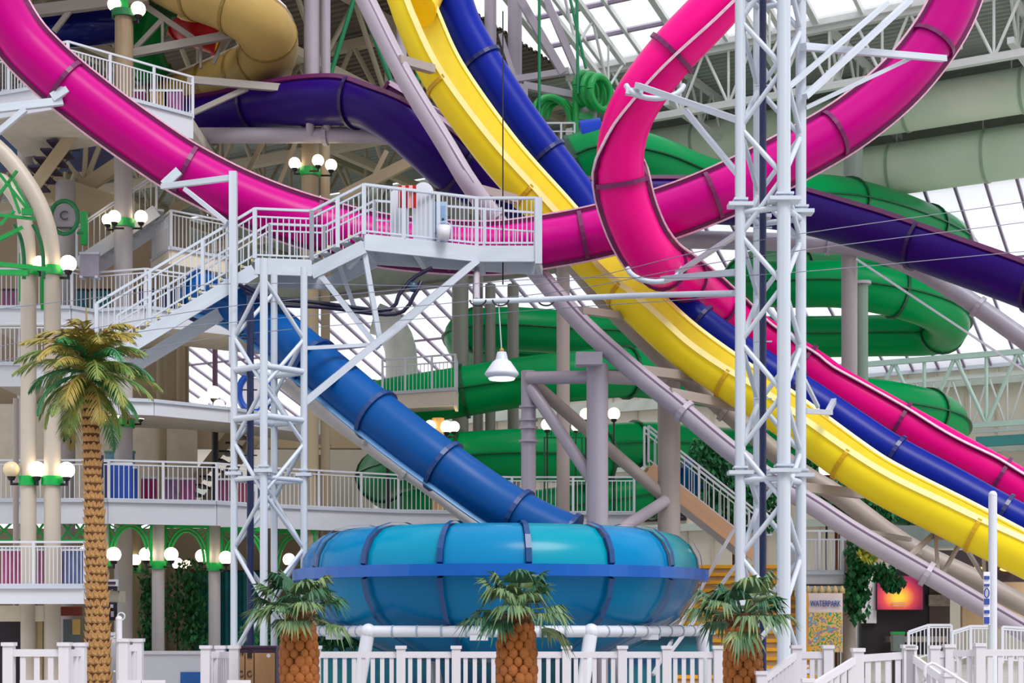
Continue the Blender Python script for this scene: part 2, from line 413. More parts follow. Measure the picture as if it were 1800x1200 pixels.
# air ducts
ductm = M('sage_green_duct', '#E2EBDA', .5, .1, .35, col2='#C4DCC4')
def duct(s, z, r, u0, u1, label):
    th = T('air_duct', label, 'duct', H(u0, s, z-r)); n = 7
    for i in range(n):
        a = u0+(u1-u0)*i/n; b = u0+(u1-u0)*(i+1)/n
        th.part('duct_section', MB().cyl(H(a, s, z), H(b, s, z), r, n=28), ductm)
        th.part('joint_band', MB().cyl(H(b-.05, s, z), H(b+.05, s, z), r+.035, n=28), M('duct_band', '#9DB8A4', .5))
    for i in range(8):
        u = u0+1+(u1-u0-2)*i/7; th.rod('hanger', H(u, s, z+r*.9), H(u, s, ZR), .03, truss_w, n=6)
duct(3, 20.55, .8, -14, 15, 'upper fat pale green air duct under the dark ceiling')
duct(1.2, 18.95, .96, -9, 15.5, 'lower fat pale green air duct just above the glass wall')
# wall trusses, teal girder and louvred vents at the right of the back wall
for k in range(3):
    truss('wall_truss', 'pale green lattice truss in front of the cream back wall', H(-4+k*8, -8.5, 13.3), H(4+k*8, -8.5, 13.3), 3.0, truss_g, 3, .14, 'lattice trusses on the back wall', .09)
    truss('wall_truss', 'thin white lattice truss behind the pale green one on the back wall', H(-4+k*8, -10, 12.6), H(4+k*8, -10, 12.6), 2.4, truss_w, 5, .08, 'thin white trusses on the back wall', .05)
solo('wall_girder', MB().bar(H(2, -9.6, 9.7), H(U1+4, -9.6, 9.7), .4, .42), M('teal_girder', '#4A9A9C', .5), 'teal steel girder running along the back wall below the lattice trusses', 'girder', H(2, -9.6, 9.5))
vent = M('vent_dark', '#2B2630', .6)
for k, u in enumerate((-13.5, -9.6, 4.0, 8.2)):
    th = T('wall_vent', 'dark louvred vent set in the cream back wall', 'vent', H(u, SW+.1, 7.0), 'louvred vents in the back wall')
    th.beam('vent_frame', H(u-1.2, SW+.12, 7.6), H(u+1.2, SW+.12, 7.6), .18, 1.5, vent)
    for j in range(5): th.beam('louvre', H(u-1.12, SW+.27, 7.0+j*.3), H(u+1.12, SW+.27, 7.0+j*.3), .16, .07, M('vent_slat', '#4A4450', .5))
# round white ventilation stack before the glass
th = T('vent_stack', 'fat white vent pipe with a bent top before the curved glazing', 'pipe', P(700, 735, 62))
pp = spline([P(708, 760, 62), P(706, 640, 62), P(700, 600, 62), P(682, 570, 62), P(660, 560, 62)], .4); th.part('pipe', MB().sweep(pp, frames(pp, V((0, 1, 0))), arc(.62, 0, 2*math.pi, 20)[:-1]), M('white_stack', '#EFEFEA', .45))
# ================================================================== slides
def pts(*a): return [P(*p) for p in a]
R_ = math.radians
# pink A
A = pts((-40, -75, 35.6), (20, 45, 36), (80, 115, 36.2), (170, 190, 36.5), (260, 255, 36.8), (330, 300, 37), (430, 350, 37.4), (540, 390, 37.8), (680, 424, 38.1), (850, 436, 38.3), (980, 421, 38.4), (1080, 400, 38.3), (1180, 372, 38.2), (1280, 332, 38), (1400, 272, 38), (1500, 212, 38), (1590, 135, 38), (1660, 40, 38), (1700, -60, 38))
th = T('tube_slide', 'long magenta tube slide sagging behind the white stair platform and climbing to the roof', 'water slide', (A[9].x, A[9].y, A[9].z))
slide(th, A, .52, pinkm, pinkf, per=13, seams=(R_(14), R_(186)), smat=pinkf, edge=boltw)
# pink B
B = pts((1345, -95, 34), (1262, 8, 34), (1180, 95, 34.2), (1118, 180, 34.6), (1092, 255, 35), (1094, 330, 35.3), (1118, 405, 35.7), (1150, 455, 36.4), (1185, 478, 38.6), (1225, 505, 41.5), (1295, 562, 43.2), (1417, 642, 43), (1475, 682, 42.8), (1600, 752, 42.5), (1700, 808, 42), (1763, 842, 41.8), (1860, 900, 41.4))
th = T('tube_slide', 'hot pink tube slide curling down past the lattice tower and dropping beside the blue tube', 'water slide', B[-1])
slide(th, B, .53, pinkb, pinkf, per=12, seams=(R_(58), R_(240)), smat=pinkf, edge=boltw)
m = MB()
# pink support clamps
for (x, y, d) in ((1690, 735, 41.7),): pass
# yellow flume
Y = pts((690, -80, 40), (718, -10, 40), (736, 40, 40), (780, 133, 40), (872, 262, 40), (965, 367, 40), (1040, 450, 39.9), (1108, 517, 39.5), (1200, 602, 39.2), (1290, 667, 38.8), (1367, 716, 38.5), (1500, 812, 37.9), (1567, 853, 37.6), (1667, 903, 37.1), (1750, 945, 36.7), (1860, 1000, 36.3))
th = T('flume_slide', 'bright yellow open flume slide sweeping down from the roof', 'water slide', Y[-1])
slide(th, Y, .56, yellow, yellowf, per=14, open_=(R_(98), R_(352)), lip=yelli, n=22, fl=.045, roll=(6, -34), inner=M('yellow_toplit_inside', '#FFF27A', .4, .03))  # inside is a paler yellow: light from above put into its colour
# the yellow box seen at the very top
s_ = MB().cyl(P(760, -30, 41.2), P(738, 18, 39.9), .42, n=18); th.part('entry_chute', s_, M('amber_chute', '#F8CC20', .3, .05, coat=.4))
# royal blue
BL = pts((765, -80, 41.4), (797, 0, 41.4), (825, 67, 41.4), (908, 200, 41.4), (1008, 333, 41.4), (1083, 440, 41.3), (1150, 510, 41.1), (1233, 574, 40.9), (1333, 645, 40.6), (1433, 710, 40.3), (1500, 755, 40.1), (1570, 800, 39.8), (1667, 852, 39.4), (1767, 907, 39), (1860, 955, 38.6))
th = T('tube_slide', 'royal blue tube slide running between the yellow flume and the pink tube', 'water slide', BL[-1])
slide(th, BL, .49, blue, bluef, per=12)
# bowl feeder
FT = pts((352, 520, 37.2), (420, 540, 36.6), (480, 580, 36), (560, 645, 35.3), (660, 728, 34.7), (760, 805, 34.2), (850, 870, 33.9), (930, 918, 33.6), (1000, 950, 33.4))
th = T('tube_slide', 'mid blue tube slide dropping from the stair landing into the big blue bowl', 'water slide', FT[-1])
slide(th, FT, .55, teal, tealf, per=8, seams=(R_(140),), smat=M('pale_blue_seam', '#5B93C8', .4))
# purple flume
PU = pts((290, 215, 47), (400, 200, 46), (480, 183, 45), (560, 172, 44), (630, 175, 43.5), (690, 200, 43), (745, 245, 43), (810, 300, 43.5), (900, 338, 44), (1020, 348, 45), (1160, 346, 45.5), (1300, 350, 45.5), (1420, 366, 45), (1540, 399, 44), (1660, 441, 43), (1780, 483, 42), (1900, 528, 41))
th = T('flume_slide', 'deep purple open raft slide winding behind the yellow and blue slides', 'water slide', PU[9])
slide(th, PU, .73, purple, purpf, per=14, open_=(R_(62), R_(298)), lip=purpr, n=18, rx=1.15)
# second purple run seen beyond the lilac pipe
PU2 = pts((700, 168, 46), (760, 205, 45.5), (820, 255, 45), (880, 305, 45), (960, 345, 46))
th = T('flume_slide', 'plum coloured open slide run crossing behind the lilac support pipe', 'water slide', PU2[-1])
slide(th, PU2, .7, M('plum_fibreglass', '#4A0E4A', .25, .08, coat=.4), purpr, per=12, open_=(R_(75), R_(285)), lip=M('pale_plum_lip', '#D9B9DC', .4), n=14)
# green tube: raft slide spiral at the back
GR = pts((1012, 285, 49), (1060, 268, 49), (1140, 282, 49.5), (1230, 318, 51), (1340, 345, 53), (1480, 352, 56), (1600, 385, 60), (1680, 430, 64), (1640, 470, 66), (1480, 475, 65), (1360, 470, 62), (1308, 490, 58.5), (1370, 500, 56), (1480, 500, 55), (1590, 520, 55), (1660, 552, 57), (1650, 585, 60.5), (1540, 590, 62), (1380, 592, 62), (1200, 590, 61), (1020, 585, 59.5), (900, 578, 58.6), (835, 582, 58.8), (818, 596, 61), (850, 620, 64), (1000, 640, 66))
th = T('tube_slide', 'wide green tube slide spiralling in loops behind the tan support columns', 'water slide', GR[-1])
slide(th, GR, .8, green, greenf, per=16, step=.4, seams=(R_(90), R_(270)), smat=greenf, fl=.08)
GR3 = pts((655, 712, 56), (700, 705, 53.5), (790, 692, 52), (900, 674, 52), (1020, 660, 52), (1120, 655, 53), (1240, 672, 54), (1400, 692, 54), (1560, 712, 54), (1655, 737, 56), (1640, 775, 59), (1500, 790, 61), (1300, 790, 61), (1140, 780, 59), (1000, 790, 57.5))
th = T('tube_slide', 'long green tube slide crossing behind the pendant lamp and bending back at the far right', 'water slide', GR3[-1])
slide(th, GR3, .82, green, greenf, per=14, step=.4, seams=(R_(90), R_(270)), smat=greenf, fl=.08)
GR2 = pts((1060, 808, 52), (940, 800, 51), (820, 805, 51), (720, 815, 52), (672, 838, 54.5), (712, 868, 56.9), (790, 890, 58), (900, 905, 58.4), (1050, 885, 58.6), (1140, 870, 59))
th = T('tube_slide', 'low run of green tube slide passing behind the gallery railing', 'water slide', GR2[-1])
slide(th, GR2, .85, green, greenf, per=12, step=.4, seams=(R_(90), R_(270)), smat=greenf, fl=.08)
# beige spiral flume
BE = pts((250, -70, 45.2), (320, -28, 44.2), (400, 2, 43.6), (455, 38, 43.6), (474, 82, 44.6), (450, 122, 46), (395, 148, 46.9), (335, 172, 47.4), (280, 190, 47.6))
th = T('flume_slide', 'beige spiral flume slide with a white inside curling beside the top balcony', 'water slide', BE[-1])
slide(th, BE, .8, beige, beigef, per=6, step=.22, open_=(R_(52), R_(330)), fl=.03, inner=creamw, lip=creamw, n=18)
# red and yellow chute under it
th = T('flume_slide', 'red flume slide with a yellow underside beneath the beige spiral', 'water slide', P(330, 60, 48))
slide(th, pts((285, 12, 50), (310, 28, 49), (345, 45, 48), (385, 60, 48)), .62, redm, redm, per=9, open_=(R_(60), R_(300)), inner=yellow, n=14)
th.part('yellow_scoop', MB().ball(P(340, 22, 47), .5, 16, 8, (1.15, .8, .5)), M('scoop_yellow', '#E9B512', .35))
th = T('tube_slide', 'dark navy tube slide lying level behind the top left balcony', 'water slide', P(140, 60, 45))
slide(th, pts((40, 58, 45), (90, 54, 45), (150, 50, 45), (205, 44, 45.4)), .5, M('navy_fibreglass', '#10175E', .2, .08, coat=.5), bluef, per=12)
th = T('tube_slide', 'upright green tube slide turning beside the tan column at the top balcony', 'water slide', P(265, 90, 46.5))
slide(th, pts((278, 10, 46), (262, 45, 46.3), (255, 90, 46.6), (270, 130, 47)), .52, M('leaf_green_fibreglass', '#0B7A34', .25, .08, coat=.4), greenf, per=8)
# ================================================================== the bowl
BC = V((px(880-900, 33.6), 33.6, 0)); zb = 2.74; RB = px(350, 33.6)
th = T('slide_bowl', 'huge round blue fibreglass bowl slide with navy ribs and a cobalt rim', 'water slide', BC)
up_p = [(RB*.995, zb+.1), (RB*.985, zb+.36), (RB*.95, zb+.62), (RB*.89, zb+.82), (RB*.80, zb+.92), (RB*.70, zb+.94), (RB*.62, zb+.88)]
lo_p = [(RB*.99, zb-.1), (RB*.965, zb-.45), (RB*.90, zb-.85), (RB*.77, zb-1.22), (RB*.61, zb-1.52), (RB*.42, zb-1.75), (RB*.15, zb-1.86)]
NSEG = 16; off = R_(-90+7.5)
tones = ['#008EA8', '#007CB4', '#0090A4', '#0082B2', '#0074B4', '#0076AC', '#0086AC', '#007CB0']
for i in range(NSEG):
    a0 = off+2*math.pi*i/NSEG; a1 = off+2*math.pi*(i+1)/NSEG
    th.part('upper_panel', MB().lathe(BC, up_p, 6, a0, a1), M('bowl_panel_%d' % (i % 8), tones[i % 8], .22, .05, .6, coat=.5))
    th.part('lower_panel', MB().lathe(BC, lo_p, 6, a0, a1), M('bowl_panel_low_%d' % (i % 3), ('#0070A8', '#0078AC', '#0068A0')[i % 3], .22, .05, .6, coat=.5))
    w = R_(.75)
    th.part('rib', MB().lathe(BC, [(r+.015, z) for r, z in up_p[:]]+[(r+.09, z+.05) for r, z in reversed(up_p)], 1, a0-w, a0+w, False, True), rib_b)
    th.part('rib', MB().lathe(BC, [(r-.02, z) for r, z in lo_p]+[(r+.1, z-.05) for r, z in reversed(lo_p)], 1, a0-w, a0+w, False, True), rib_b)
th.part('rim_flange', MB().lathe(BC, [(RB*.98, zb-.11), (RB+.16, zb-.11), (RB+.16, zb+.11), (RB*.98, zb+.11)], 64, closed_prof=True, smooth=False), rim_b)
th.part('rim_edge', MB().lathe(BC, [(RB*.6, zb+.84), (RB*.64, zb+.84), (RB*.64, zb+.93), (RB*.6, zb+.93)], 48, closed_prof=True), rib_b)
# white pipe ring carrying the bowl
th = T('bowl_stand', 'white pipe ring and splayed legs under the blue bowl', 'stand', BC)
rr = 4.22; zc = 1.6; n = 6
for i in range(n):
    a = R_(-90-36+60*i); b = a+R_(60)
    p = BC+V((rr*math.cos(a), rr*math.sin(a), zc)); q = BC+V((rr*math.cos(b), rr*math.sin(b), zc))
    th.rod('ring_pipe', p, q, .11, white); th.ball('pipe_joint', p, .15, white)
    th.rod('leg', p, BC+V(((rr+.25)*math.cos(a)-.35*math.cos(b), (rr+.25)*math.sin(a)-.35*math.sin(b), 0)), .13, white)
    mdl = (p+q)/2; th.box('joint_plate', mdl+V((0, 0, -.12)), (.34, .16, .1), white)
    for k in range(1, 9): th.part('pipe_band', MB().cyl(p.lerp(q, k/9-.004), p.lerp(q, k/9+.004), .122, n=12), M('grey_band', '#8FA0B4', .5))
# ================================================================== lilac supports
def pipe(th, name, pp, r, mat, bands=0, fm=None, step=.4):
    path = spline(pp, step); th.part(name, MB().sweep(path, frames(path), arc(r, 0, 2*math.pi, 14)[:-1]), mat)
    if bands:
        fr = frames(path)
        for i in range(bands, len(path)-1, bands):
            th.part('pipe_flange', MB().sweep([path[i]-fr[i][0]*.06, path[i]+fr[i][0]*.06], [fr[i]]*2, arc(r+.07, 0, 2*math.pi, 14)[:-1], True, True, False), fm or mat)
    return path
th = T('support_pipe', 'fat lilac pipe running diagonally down below the yellow flume from roof to ground', 'pipe', P(1800, 1100, 36))
LP1 = pts((618, -45, 38.6), (643, 0, 38.6), (710, 133, 38.6), (787, 260, 38.6), (823, 320, 38.5), (880, 398, 38.8), (937, 470, 38.8), (1027, 573, 38.2), (1133, 667, 37.9), (1183, 707, 37.8), (1310, 812, 37.4), (1433, 890, 37.2), (1510, 940, 37), (1643, 1016, 36.6), (1800, 1108, 36.2), (1850, 1135, 36))
p1 = pipe(th, 'pipe', LP1, .235, lilac, 17); 
path = spline(LP1, .4); m = MB()
for a, b in zip(path, path[1:]): m.bar(a+V((0, -.22, .12)), b+V((0, -.22, .12)), .03)
th.part('conduit', m, M('plum_conduit', '#8C6F92', .5))
th2 = T('support_pipe', 'second tan pipe running parallel behind the lilac pipe down to the ground', 'pipe', P(1800, 1080, 39))
LP2 = pts((985, 440, 40.8), (1007, 463, 40.8), (1067, 533, 40.7), (1120, 587, 40.6), (1183, 647, 40.5), (1225, 678, 40.3), (1387, 815, 39.9), (1473, 870, 39.7), (1593, 957, 39.5), (1720, 1020, 39.2), (1797, 1062, 39), (1850, 1090, 38.9))
pipe(th2, 'pipe', LP2, .24, tan, 15)
th3 = T('support_bracing', 'tan cross arms joining the paired diagonal pipes to the slides', 'bracing', P(1250, 760, 37.8))
for a, b, w in (((700, 105, 38.4), (760, 122, 39.4), .2), ((830, 330, 38.4), (905, 350, 39.3), .2), ((1120, 650, 37.9), (1240, 665, 39.9), .22), ((1175, 690, 37.7), (1300, 715, 39.6), .22), ((1355, 850, 37.2), (1515, 868, 39), .22), ((1020, 545, 38.1), (1130, 560, 40.2), .18), ((1500, 930, 36.9), (1600, 948, 38.4), .1), ((1590, 985, 36.7), (1640, 940, 37.6), .1), ((1640, 940, 37.6), (1700, 940, 37.6), .24), ((1645, 945, 37.5), (1650, 1020, 37), .08), ((1690, 950, 37.5), (1650, 1020, 37), .08), ((1690, 950, 37.5), (1730, 1015, 38.4), .08), ((1728, 945, 37.5), (1730, 1015, 38.4), .08)):
    th3.beam('cross_arm', P(*a), P(*b), w, w, tan)
# column frame behind the bowl
th = T('column_frame', 'tan column frame with level and diagonal braces behind the bowl', 'support frame', G(1050, 38.2))
def col(th, x, ytop, d, wpx, mat, name='column', zb_=0): return th.rod(name, G(x, d, zb_), P(x, ytop, d), px(wpx/2, d), mat, n=16)
col(th, 929, 652, 39.4, 26, lilac); col(th, 1050, 640, 38.2, 38, lilac); col(th, 1176, 672, 40.2, 40, tan)
th.box('cap_block', P(1035, 632, 37.9), (.62, .5, .3), lilac)
th.rod('brace', P(929, 664, 39.3), P(1050, 662, 38.2), .16, lilac, n=12); th.rod('brace', P(1050, 662, 38.4), P(1176, 668, 40.2), .16, lilac, n=12)
th.rod('brace', P(932, 680, 39.3), P(1045, 850, 38.3), .15, lilac, n=12); th.rod('brace', P(940, 676, 39.6), P(1170, 875, 40.2), .16, tan, n=12)
th.rod('brace', P(1060, 950, 38.4), P(1170, 880, 40), .15, lilac, n=12)
for y in (715, 738, 752, 775): th.part('pipe_flange', MB().cyl(P(929, y+2, 39.4), P(929, y-2, 39.4), px(17, 39.4), n=14), lilac)
for (x, yt, yb, d, w, lab) in ((990, 405, 930, 46, 23, 'tall slim tan column rising behind the pendant lamp up to the pink tube'), (1493, 405, 800, 47, 28, 'grey column carrying the lilac pipe under the purple slide'), (1515, 500, 800, 52.6, 22, 'green-grey riveted column beside the grey pipe column')):
    t_ = T('support_column', lab, 'column', G(x, d)); col(t_, x, yt, d, w, tan if x == 990 else (colm if x == 1493 else M('sage_column', '#7F9484', .5)))
    t_.part('cap_plate', MB().cyl(P(x, yt, d), P(x, yt-5, d), px(w*.75, d), n=12), lilac)
for (x, d, w, y) in ((809, 55, 29, 360), (840, 55.3, 18, 480), (862, 55, 18, 500), (902, 55, 20, 500)):
    t_ = T('support_column', 'grey-green column standing in the cluster behind the pendant lamp', 'column', G(x, d), 'columns behind the pendant lamp'); col(t_, x, y, d, w, M('grey_green_column', '#8B8A82', .5))  # the whole cluster in one dull grey-green
    t_.part('base_plate', MB().cyl(G(x, d, 0), G(x, d, .08), px(w*.8, d), n=12), lilac)
# prop under the bowl feeder
th = T('support_pipe', 'pale grey prop pipe slanting below the blue feeder tube down towards the bowl', 'pipe', G(1052, 38.8))
pipe(th, 'pipe', pts((500, 672, 38), (555, 716, 38.1), (622, 764, 38.2), (675, 804, 38.3), (748, 854, 38.4), (803, 896, 38.5), (860, 938, 38.6), (960, 1015, 38.7), (1050, 1090, 38.8)), .16, M('pale_prop_paint', '#C6C0C0', .45), 9)
th.rod('foot', P(1050, 1090, 38.8), G(1052, 38.8), .16, MATS['pale_prop_paint']); th.rod('saddle_strut', P(640, 777, 38.2), P(655, 740, 35), .09, MATS['pale_prop_paint'])
# lilac pipes under the purple slide
th = T('support_pipe', 'lilac level pipe bending down below the purple slide', 'pipe', P(545, 380, 44.4))
pipe(th, 'pipe', pts((310, 238, 45.2), (480, 238, 44.6), (640, 238, 44.2), (710, 246, 44), (765, 280, 43.8), (820, 330, 43.6), (870, 372, 43.4)), .22, lilac, 11)
for x in (545, 575): th.rod('stub', P(x, 238, 44.3), P(x, 190, 43.9), .12, lilac)
th = T('support_pipe', 'lilac pipe curving down to the wall below the right purple slide', 'pipe', P(1800, 620, 46))
pipe(th, 'pipe', pts((1170, 420, 47), (1320, 424, 47), (1490, 432, 46.8), (1580, 458, 46.4), (1660, 500, 46), (1760, 568, 45.6), (1860, 640, 45.2)), .27, M('silver_lilac_pipe', '#A9A6B4', .35, .05), 12)
th.part('tie_rod', MB().bar(P(1505, 455, 46.6), P(1860, 690, 45.2), .06), white)
th.beam('saddle', P(1600, 462, 46.2), P(1690, 488, 44.5), .15, .2, tan)
# ================================================================== lattice towers
def tower(name, label, cx, cd, v1, v2, z0, z1, joints, panel, rp, rb, big=1.0):
    c = G(cx, cd); a = V((*v1, 0)); b = V((*v2, 0)); cs = [c-a, c+b, c+a, c-b]   # left, front, right, back
    th = T(name, label, 'tower', c+UP*z0)
    for i, p in enumerate(cs):
        r = rp*(big if i == 1 else 1); th.rod('post', p+UP*z0, p+UP*z1, r, steel, n=14)
        for z in joints:
            th.part('flange_plate', MB().box(p+UP*z, (r*4.6, r*3.2, .07)).box(p+UP*(z+.1), (r*2.6, r*2.6, .04)), steel)
        th.box('base_plate', p+UP*(z0+.02), (.5, .5, .04), steel)
    lev = [z0+panel*i for i in range(int((z1-z0)/panel)+1)]
    for fi in range(4):
        p, q = cs[fi], cs[(fi+1) % 4]
        for k, (za, zz) in enumerate(zip(lev, lev[1:])):
            s, e = (p, q) if (k+fi) % 2 else (q, p)
            th.rod('brace', s+UP*za, e+UP*zz, rb, steel, n=8)
        for z in joints: th.rod('strut', p+UP*(z-.13), q+UP*(z-.13), rb*1.15, steel, n=8)
    return th, cs
dR = 30.0
def zy(y, d): return EYE+(HOR-y)*d/F
tR, cR = tower('lattice_tower', 'tall white lattice steel tower with a navy pipe inside, before the pink and yellow slides', 1355, dR, (px(57, dR), .25), (.14, -.61), 0, 14.5, [zy(833, dR), zy(367, dR), zy(1180, dR), zy(-20, dR)], 1.0, .1, .05, 1.25)
t_ = T('drain_pipe', 'navy pipe running up inside the tall white lattice tower', 'pipe', G(1341, dR)); t_.rod('pipe', G(1341, dR+.05), G(1341, dR+.05, 14.5), .065, navy)
for y in (150, 400, 600, 700, 940): t_.rod('pipe_clip', P(1325, y, dR+.05), P(1357, y, dR+.05), .015, steel)
# arms of that tower which hold the pink tubes
th = T('slide_bracket', 'white steel arms reaching from the lattice tower to the pink tubes', 'bracket', P(1355, 300, dR))
for a, b, w in (((1412, 82, 30), (1660, 103, 36), .13), ((1415, 170, 30), (1600, 0, 33), .11), ((1378, 160, 29.6), (1560, 5, 32), .09), ((1120, 150, 33.6), (1300, 212, 30.2), .12), ((1205, 195, 32), (1300, 310, 30.2), .09), ((1415, 190, 30.2), (1610, 98, 35), .07), ((1415, 722, 30.2), (1460, 725, 35), .1), ((1400, 640, 30), (1438, 715, 33), .07), ((1455, 725, 37), (1468, 700, 40.5), .12), ((1165, 490, 35.5), (1295, 478, 30.4), .12), ((1190, 480, 35.6), (1298, 410, 30.4), .09), ((1100, 160, 33.7), (1130, 165, 33.7), .14)):
    th.beam('arm', P(*a), P(*b), w, w, steel)
for (x, y, d, tilt) in ((1150, 148, 33.9, 0), (1150, 468, 35.5, 0)):
    pp = [P(x, y, d)+V((.62*math.cos(R_(a)), -.25*math.sin(R_(a))-.1, -.42*math.sin(R_(a)))) for a in range(10, 171, 16)]
    th.part('saddle_ring', MB().sweep(pp, frames(pp, V((0, 1, 0))), arc(.06, 0, 2*math.pi, 8)[:-1]), steel)
dL = 34.0; zl = zy(486, 35.0)
tL, cL = tower('lattice_tower', 'white lattice steel tower carrying the stair landing, a navy pipe beside it', 473, dL, (px(60, dL), .12), (0, -.72), 0, zl, [zy(833, dL), zy(1180, dL)], 1.12, .075, .045, 1.1)
for z in (zy(652, dL), zy(738, dL)):
    for i in range(4): tL.rod('strut', cL[i]+UP*z, cL[(i+1) % 4]+UP*z, .07, steel, n=8)
t_ = T('drain_pipe', 'navy pipe standing inside the landing tower', 'pipe', G(440, dL)); t_.rod('pipe', G(440, dL), P(440, 520, dL), .075, navy)
for y in (595, 685, 800): t_.rod('pipe_clip', P(425, y, dL), P(452, y, dL), .015, blackm)
# mast that holds the pink tube above the landing
th = T('slide_mast', 'white square mast with an arm clamping the magenta tube beside the stairs', 'mast', P(410, 640, 34.9))
th.beam('mast_post', P(410, 640, 34.9), P(410, 302, 34.9), .165, .165, steel)
th.beam('arm', P(410, 312, 34.9), P(285, 328, 36), .1, .12, steel); th.beam('stay', P(325, 332, 35.6), P(400, 392, 34.9), .09, .09, steel)
th.beam('clamp_plate', P(288, 325, 36.2), P(315, 300, 36.2), .08, .2, steel)
th = T('slide_bracket', 'white steel arm clamping the magenta tube below the top balcony', 'bracket', P(0, 210, 35.6))
th.beam('arm', P(-40, 195, 35.4), P(110, 178, 36), .14, .17, steel); th.beam('stay', P(45, 192, 35.5), P(-30, 255, 35.5), .1, .12, steel); th.beam('clamp_plate', P(92, 172, 35.9), P(118, 155, 35.9), .1, .2, steel)
# ================================================================== stairs and platform
nose = M('yellow_nosing', '#E8DA6A', .5, .1, 8)
tread_m = M('grating_tread', '#C9CFD6', .5, .1, 6)
th = T('stair_platform', 'white steel stair flight, landing and railed platform on the lattice tower', 'staircase', P(470, 486, 35.2))
ZL = zy(456, 35.2); ZP = zy(412, 35.0)
a0 = V((px(170-900, 34.6), 34.6, zy(622, 34.6))); a1 = V((px(448-900, 35.1), 35.1, ZL)); DW = V((.12, 1.35, 0))
l1 = V((px(548-900, 35.3), 35.3, ZL)); b1 = V((px(640-900, 35.0), 35.0, ZP)); b2 = V((px(838-900, 36.1), 36.1, ZP)); b3 = V((px(942-900, 36.1), 36.1, ZP))
def flight(th, a, b, n, nm='stringer'):
    for o in (V((0, 0, 0)), DW): th.beam(nm, a+o-UP*.27, b+o-UP*.27, .06, .3, steel)
    for i in range(n):
        p = a.lerp(b, (i+.5)/n)+UP*.02; d_ = (b-a); d_.z = 0; d_.normalize(); w = (b-a).length/n*.8
        m = MB().box(p+DW/2, (w, DW.length, .04), (d_, UP.cross(d_), UP)); tr = th.part('tread', m, tread_m)
        th.part('nosing', MB().box(p+DW/2-d_*w*.45+UP*.012, (.06, DW.length, .05), (d_, UP.cross(d_), UP)), nose, tr)
flight(th, a0, a1, 15); flight(th, l1, b1, 5)
deck(th, [a1, l1], 1.45, .06, tread_m, 'landing_deck'); deck(th, [b1, b2, b3], 1.5, .06, tread_m, 'platform_deck')
for p, q in ((a1, l1), (b1, b2), (b2, b3), (a1+DW, l1+DW), (b1+DW, b3+DW)): th.beam('edge_beam', p-UP*.17, q-UP*.17, .08, .36, steel)
for p in (b1, b2, b3, b1.lerp(b2, .45)): th.beam('cross_beam', p-UP*.25, p+DW-UP*.25, .12, .2, steel)
HR = 1.1
railing(th, [a0, a1], HR, steel, .125, 1.1, mids=(.86,), pw=.075, rw=.055); railing(th, [a0+DW, a1+DW], HR, steel, .16, 1.3, mids=(.86,), pw=.06)
railing(th, [a1, l1], HR, steel, .12, .9, mids=(.84,), pw=.09); railing(th, [a1+DW, l1+DW], HR, steel, .15, 1.2, mids=(.86,), pw=.06)
railing(th, [l1, b1], HR, steel, .125, .62, mids=(.86,), pw=.09, rw=.055); railing(th, [l1+DW, b1+DW], HR, steel, .16, .9, mids=(.86,))
railing(th, [b1, b2, b3], HR, steel, .105, .95, mids=(.98,), pw=.085, rw=.055); railing(th, [b1+DW, b3+DW, b3], HR, steel, .15, 1.2, mids=(.6,), pw=.06)
th.beam('end_post', b3-UP*.4+V((.06, 0, 0)), b3+UP*HR+V((.06, 0, 0)), .16, .16, steel)
for a, b, w in (((838, 458, 36.1), (534, 708, 34.15), .14), ((835, 462, 37.4), (666, 604, 35.3), .12), ((640, 442, 35.1), (668, 600, 35.2), .11), ((596, 465, 36), (630, 560, 36), .1), ((566, 486, 35.3), (665, 612, 35.2), .12), ((612, 470, 35.3), (640, 442, 35.1), .1), ((534, 612, 34.15), (665, 605, 35.2), .08)):
    th.beam('brace', P(*a), P(*b), w, w, steel)
# hose reel of black pipes below the platform
th = T('hose_line', 'dark navy hose pipes hanging below the platform bracing', 'pipe', P(600, 540, 35.6))
for pp in ([(420, 500, 35), (470, 522, 35.4), (560, 532, 35.5), (680, 545, 35.6), (700, 520, 35.6), (725, 490, 35.7), (760, 470, 35.7)], [(430, 512, 35), (480, 534, 35.4), (570, 540, 35.5), (695, 552, 35.6), (730, 515, 35.6), (740, 495, 35.7)]): pipe(th, 'hose', pts(*pp), .045, M('navy_hose', '#161338', .4), step=.2)
th.part('coupling', MB().ball(P(726, 504, 35.6), .12, 10, 6), M('valve_teal', '#2A4660', .4))
# things on the platform
def bin_(name, label, cat, x, y0, d, w, h, mat, dome, domem):
    b = P(x, y0, d); b.z = ZP+.02; t = T(name, label, cat, b)
    t.part('body', MB().box(b+UP*h/2, (w, w*.8, h)), mat); m = MB()
    pp = [V((b.x+w/2*math.cos(R_(a)), b.y, b.z+h+w/2*math.sin(R_(a))*dome)) for a in range(0, 181, 20)]
    vs = [p-V((0, w*.4, 0)) for p in pp]+[p+V((0, w*.4, 0)) for p in pp]; k = len(pp)
    m.add(vs, [(i, i+1, k+i+1, k+i) for i in range(k-1)]+[tuple(range(k)), tuple(range(2*k-1, k-1, -1))]); t.part('lid', m, domem); return t
bin_('tube_locker', 'white locker with a rounded top on the platform, taller of two', 'locker', 745, 430, 35.9, .46, 1.1, white, 1.0, white)
bin_('tube_locker', 'small white locker with a rounded top behind the red flag on the platform', 'locker', 703, 425, 36.0, .4, 1.1, white, .6, white)
b = P(716, 430, 35.55); b.z = ZP+.02; t_ = T('warning_flag', 'red and white striped panel on the platform railing', 'flag', b)
t_.rod('pole', b, b+UP*1.2, .02, steel)
